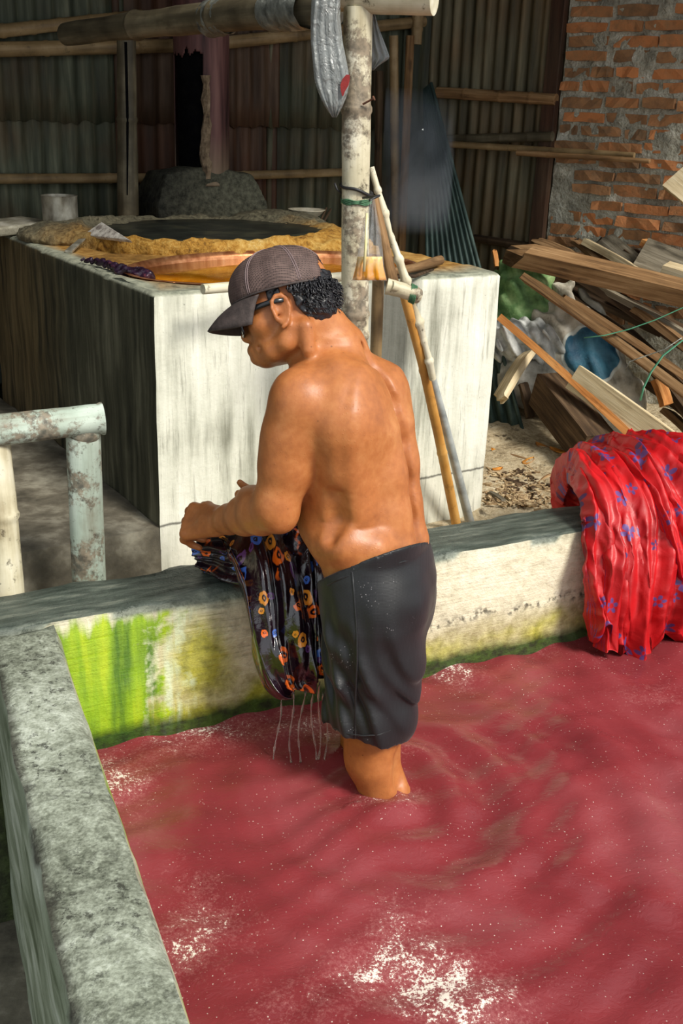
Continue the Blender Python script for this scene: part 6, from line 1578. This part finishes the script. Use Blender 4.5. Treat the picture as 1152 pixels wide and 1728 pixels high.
# litter on the sand: sticks and laths one by one, chips as litter
def ground(u, v, dz=.0):
    p = onz(u, v, ZG); p[2] = ZG + .022 * fbm(p, 5, 3) + .018 * fbm(p + 5, 17, 2) + dz; return p
for (u0, v0, u1, v1, w, mt, lb) in ((828, 712, 926, 731, .022, M_WOOD_P, 'pale lath lying on the sand beside the vat, upper of two'), (826, 752, 960, 752, .016, M_WOOD_P, 'thin pale lath lying level across the sand'), (960, 795, 1000, 782, .012, M_WOOD_P, 'short pale chip of lath near the red cloth'),
     (930, 800, 905, 818, .010, M_WOOD_B, 'short brown stick on the sand near the wall'), (920, 822, 976, 832, .013, M_WOOD_D, 'dark twig on the sand just behind the basin wall'), (824, 838, 848, 862, .014, M_WOOD_G, 'grey chip of wood on the sand at the foot of the vat'), (835, 690, 880, 700, .012, M_WOOD_B, 'brown twig on the sand under the pale wedge'),
     (850, 770, 900, 785, .008, M_WOOD_B, 'brown stalk on the sand in front of the vat corner'), (940, 765, 985, 775, .01, M_WOOD_B, 'brown stalk on the sand under the timber')):
    o = board('wood_stick', ground(u0, v0, .014), ground(u1, v1, .014), w, .008, mt, .2, (.01, .01), 4, .003); tag(o, lb, 'stick')
M_LEAF = mat_simple('dry_orange_leaf', [srgb(120, 66, 20), srgb(184, 112, 40), srgb(206, 150, 70)], 20, .7, .2, vary=.3)
leaf_l = ['dry orange leaf on the sand nearest the vat', 'dry brown leaf on the sand in the middle', 'dry leaf on the sand under the timber end', 'dry yellow leaf on the sand below the lath', 'curled brown leaf on the sand beside the dark litter', 'dry leaf on the sand near the wedge of wood', 'dry leaf on the sand close to the red cloth']
for k, (u, v, s_) in enumerate(((838, 802, .032), (915, 768, .045), (940, 775, .04), (835, 770, .03), (890, 785, .04), (855, 715, .04), (955, 812, .03))):
    c = ground(u, v, .012); a_ = rp.uniform(0, 6); d = V(cos(a_), sin(a_), .1); n_ = V(-sin(a_), cos(a_), .0); mb = MB(); P = np.array([[c + d * s_ * x + n_ * s_ * .42 * y * (1 - x * x) ** .6 + Z * (.25 * s_ * y * y + .12 * s_ * x * x) for y in (-1, -.5, 0, .5, 1)] for x in np.linspace(-1, 1, 7)])
    mb.grid(P); tag(obj('dry_leaf', mb, M_LEAF, smooth=True, solid=.0008), leaf_l[k], 'leaf', 'dry leaves on the sand')
mb = MB()
for k in range(1500):
    u, v = rp.uniform(818, 1010), rp.uniform(690, 866); p = ground(u, v, .005); a_ = rp.uniform(0, 6.28); l = rp.uniform(.006, .03); d = V(cos(a_), sin(a_), rp.uniform(-.1, .3))
    mb.box(p, (nrm(d), nrm(np.cross(Z, d)), Z), (l, rp.uniform(.0015, .005), rp.uniform(.001, .004)), .001, rp)
M_CHIP = mat_simple('wood_chips', [srgb(80, 62, 42), srgb(156, 130, 94), srgb(216, 198, 160)], 60, .9, .2, obj_=False, det=2)
tag(obj('wood_chips', mb, M_CHIP), 'scattered chips, twigs and bark litter on the sand', 'litter', kind='stuff')
mb = MB(); 
for k in range(60):
    u, v = rp.gauss(888, 22), rp.gauss(820, 11); p = ground(u, v, .008); d = V(rp.uniform(-1, 1), rp.uniform(-1, 1), rp.uniform(0, .4)); mb.box(p, (nrm(d), nrm(np.cross(Z, d)), Z), (rp.uniform(.006, .018), rp.uniform(.004, .009), .003), .003, rp)
tag(obj('charcoal_bits', mb, M_WOOD_D), 'patch of black charcoal bits on the sand', 'litter', kind='stuff')

# smoke drifting up behind the post
c0_, c1_ = at(640, 390, 5.0), at(770, 150, 5.0)
mb = MB(); lo = np.minimum(c0_, c1_); hi = np.maximum(c0_, c1_); mid = (lo + hi) / 2; mb.box(mid, np.eye(3), ((hi - lo) / 2) + V(.0, .22, 0))
ts = NT('thin_smoke'); ts.t.nodes.remove(ts.out); ts.out = ts.n('ShaderNodeOutputMaterial'); p = ts.pos(); nz_ = ts.noise(ts.mapv(p, scale=(1, 1, .55)), scale=4.5, detail=4, dist=1.2)
x_ = ts.sep(p); zz = x_[2]; pth_x = ts.math('ADD', mid[0] - .02, ts.math('MULTIPLY', ts.math('SINE', ts.math('MULTIPLY', ts.math('SUBTRACT', zz, lo[2]), 6.)), .07)); rx = ts.math('ABSOLUTE', ts.math('SUBTRACT', x_[0], pth_x)); ry_ = ts.math('ABSOLUTE', ts.math('SUBTRACT', x_[1], mid[1]))
fall = ts.math('MULTIPLY', ts.mr(rx, .22, .02, smooth=True), ts.mr(ry_, .2, .05, smooth=True)); fall = ts.math('MULTIPLY', fall, ts.math('MULTIPLY', ts.mr(zz, lo[2], lo[2] + .1), ts.mr(zz, hi[2], hi[2] - .25)))
vs_ = ts.n('ShaderNodeVolumeScatter'); vs_.inputs['Color'].default_value = (.8, .88, 1, 1); ts.put(vs_.inputs['Density'], ts.math('MULTIPLY', ts.math('MULTIPLY', ts.mr(nz_, .42, .7), fall), 11.))
ts.t.links.new(vs_.outputs[0], ts.out.inputs['Volume'])
tag(obj('smoke', mb, ts.m), 'thin bluish smoke drifting up behind the post in front of the teal sheet', 'smoke', kind='stuff')
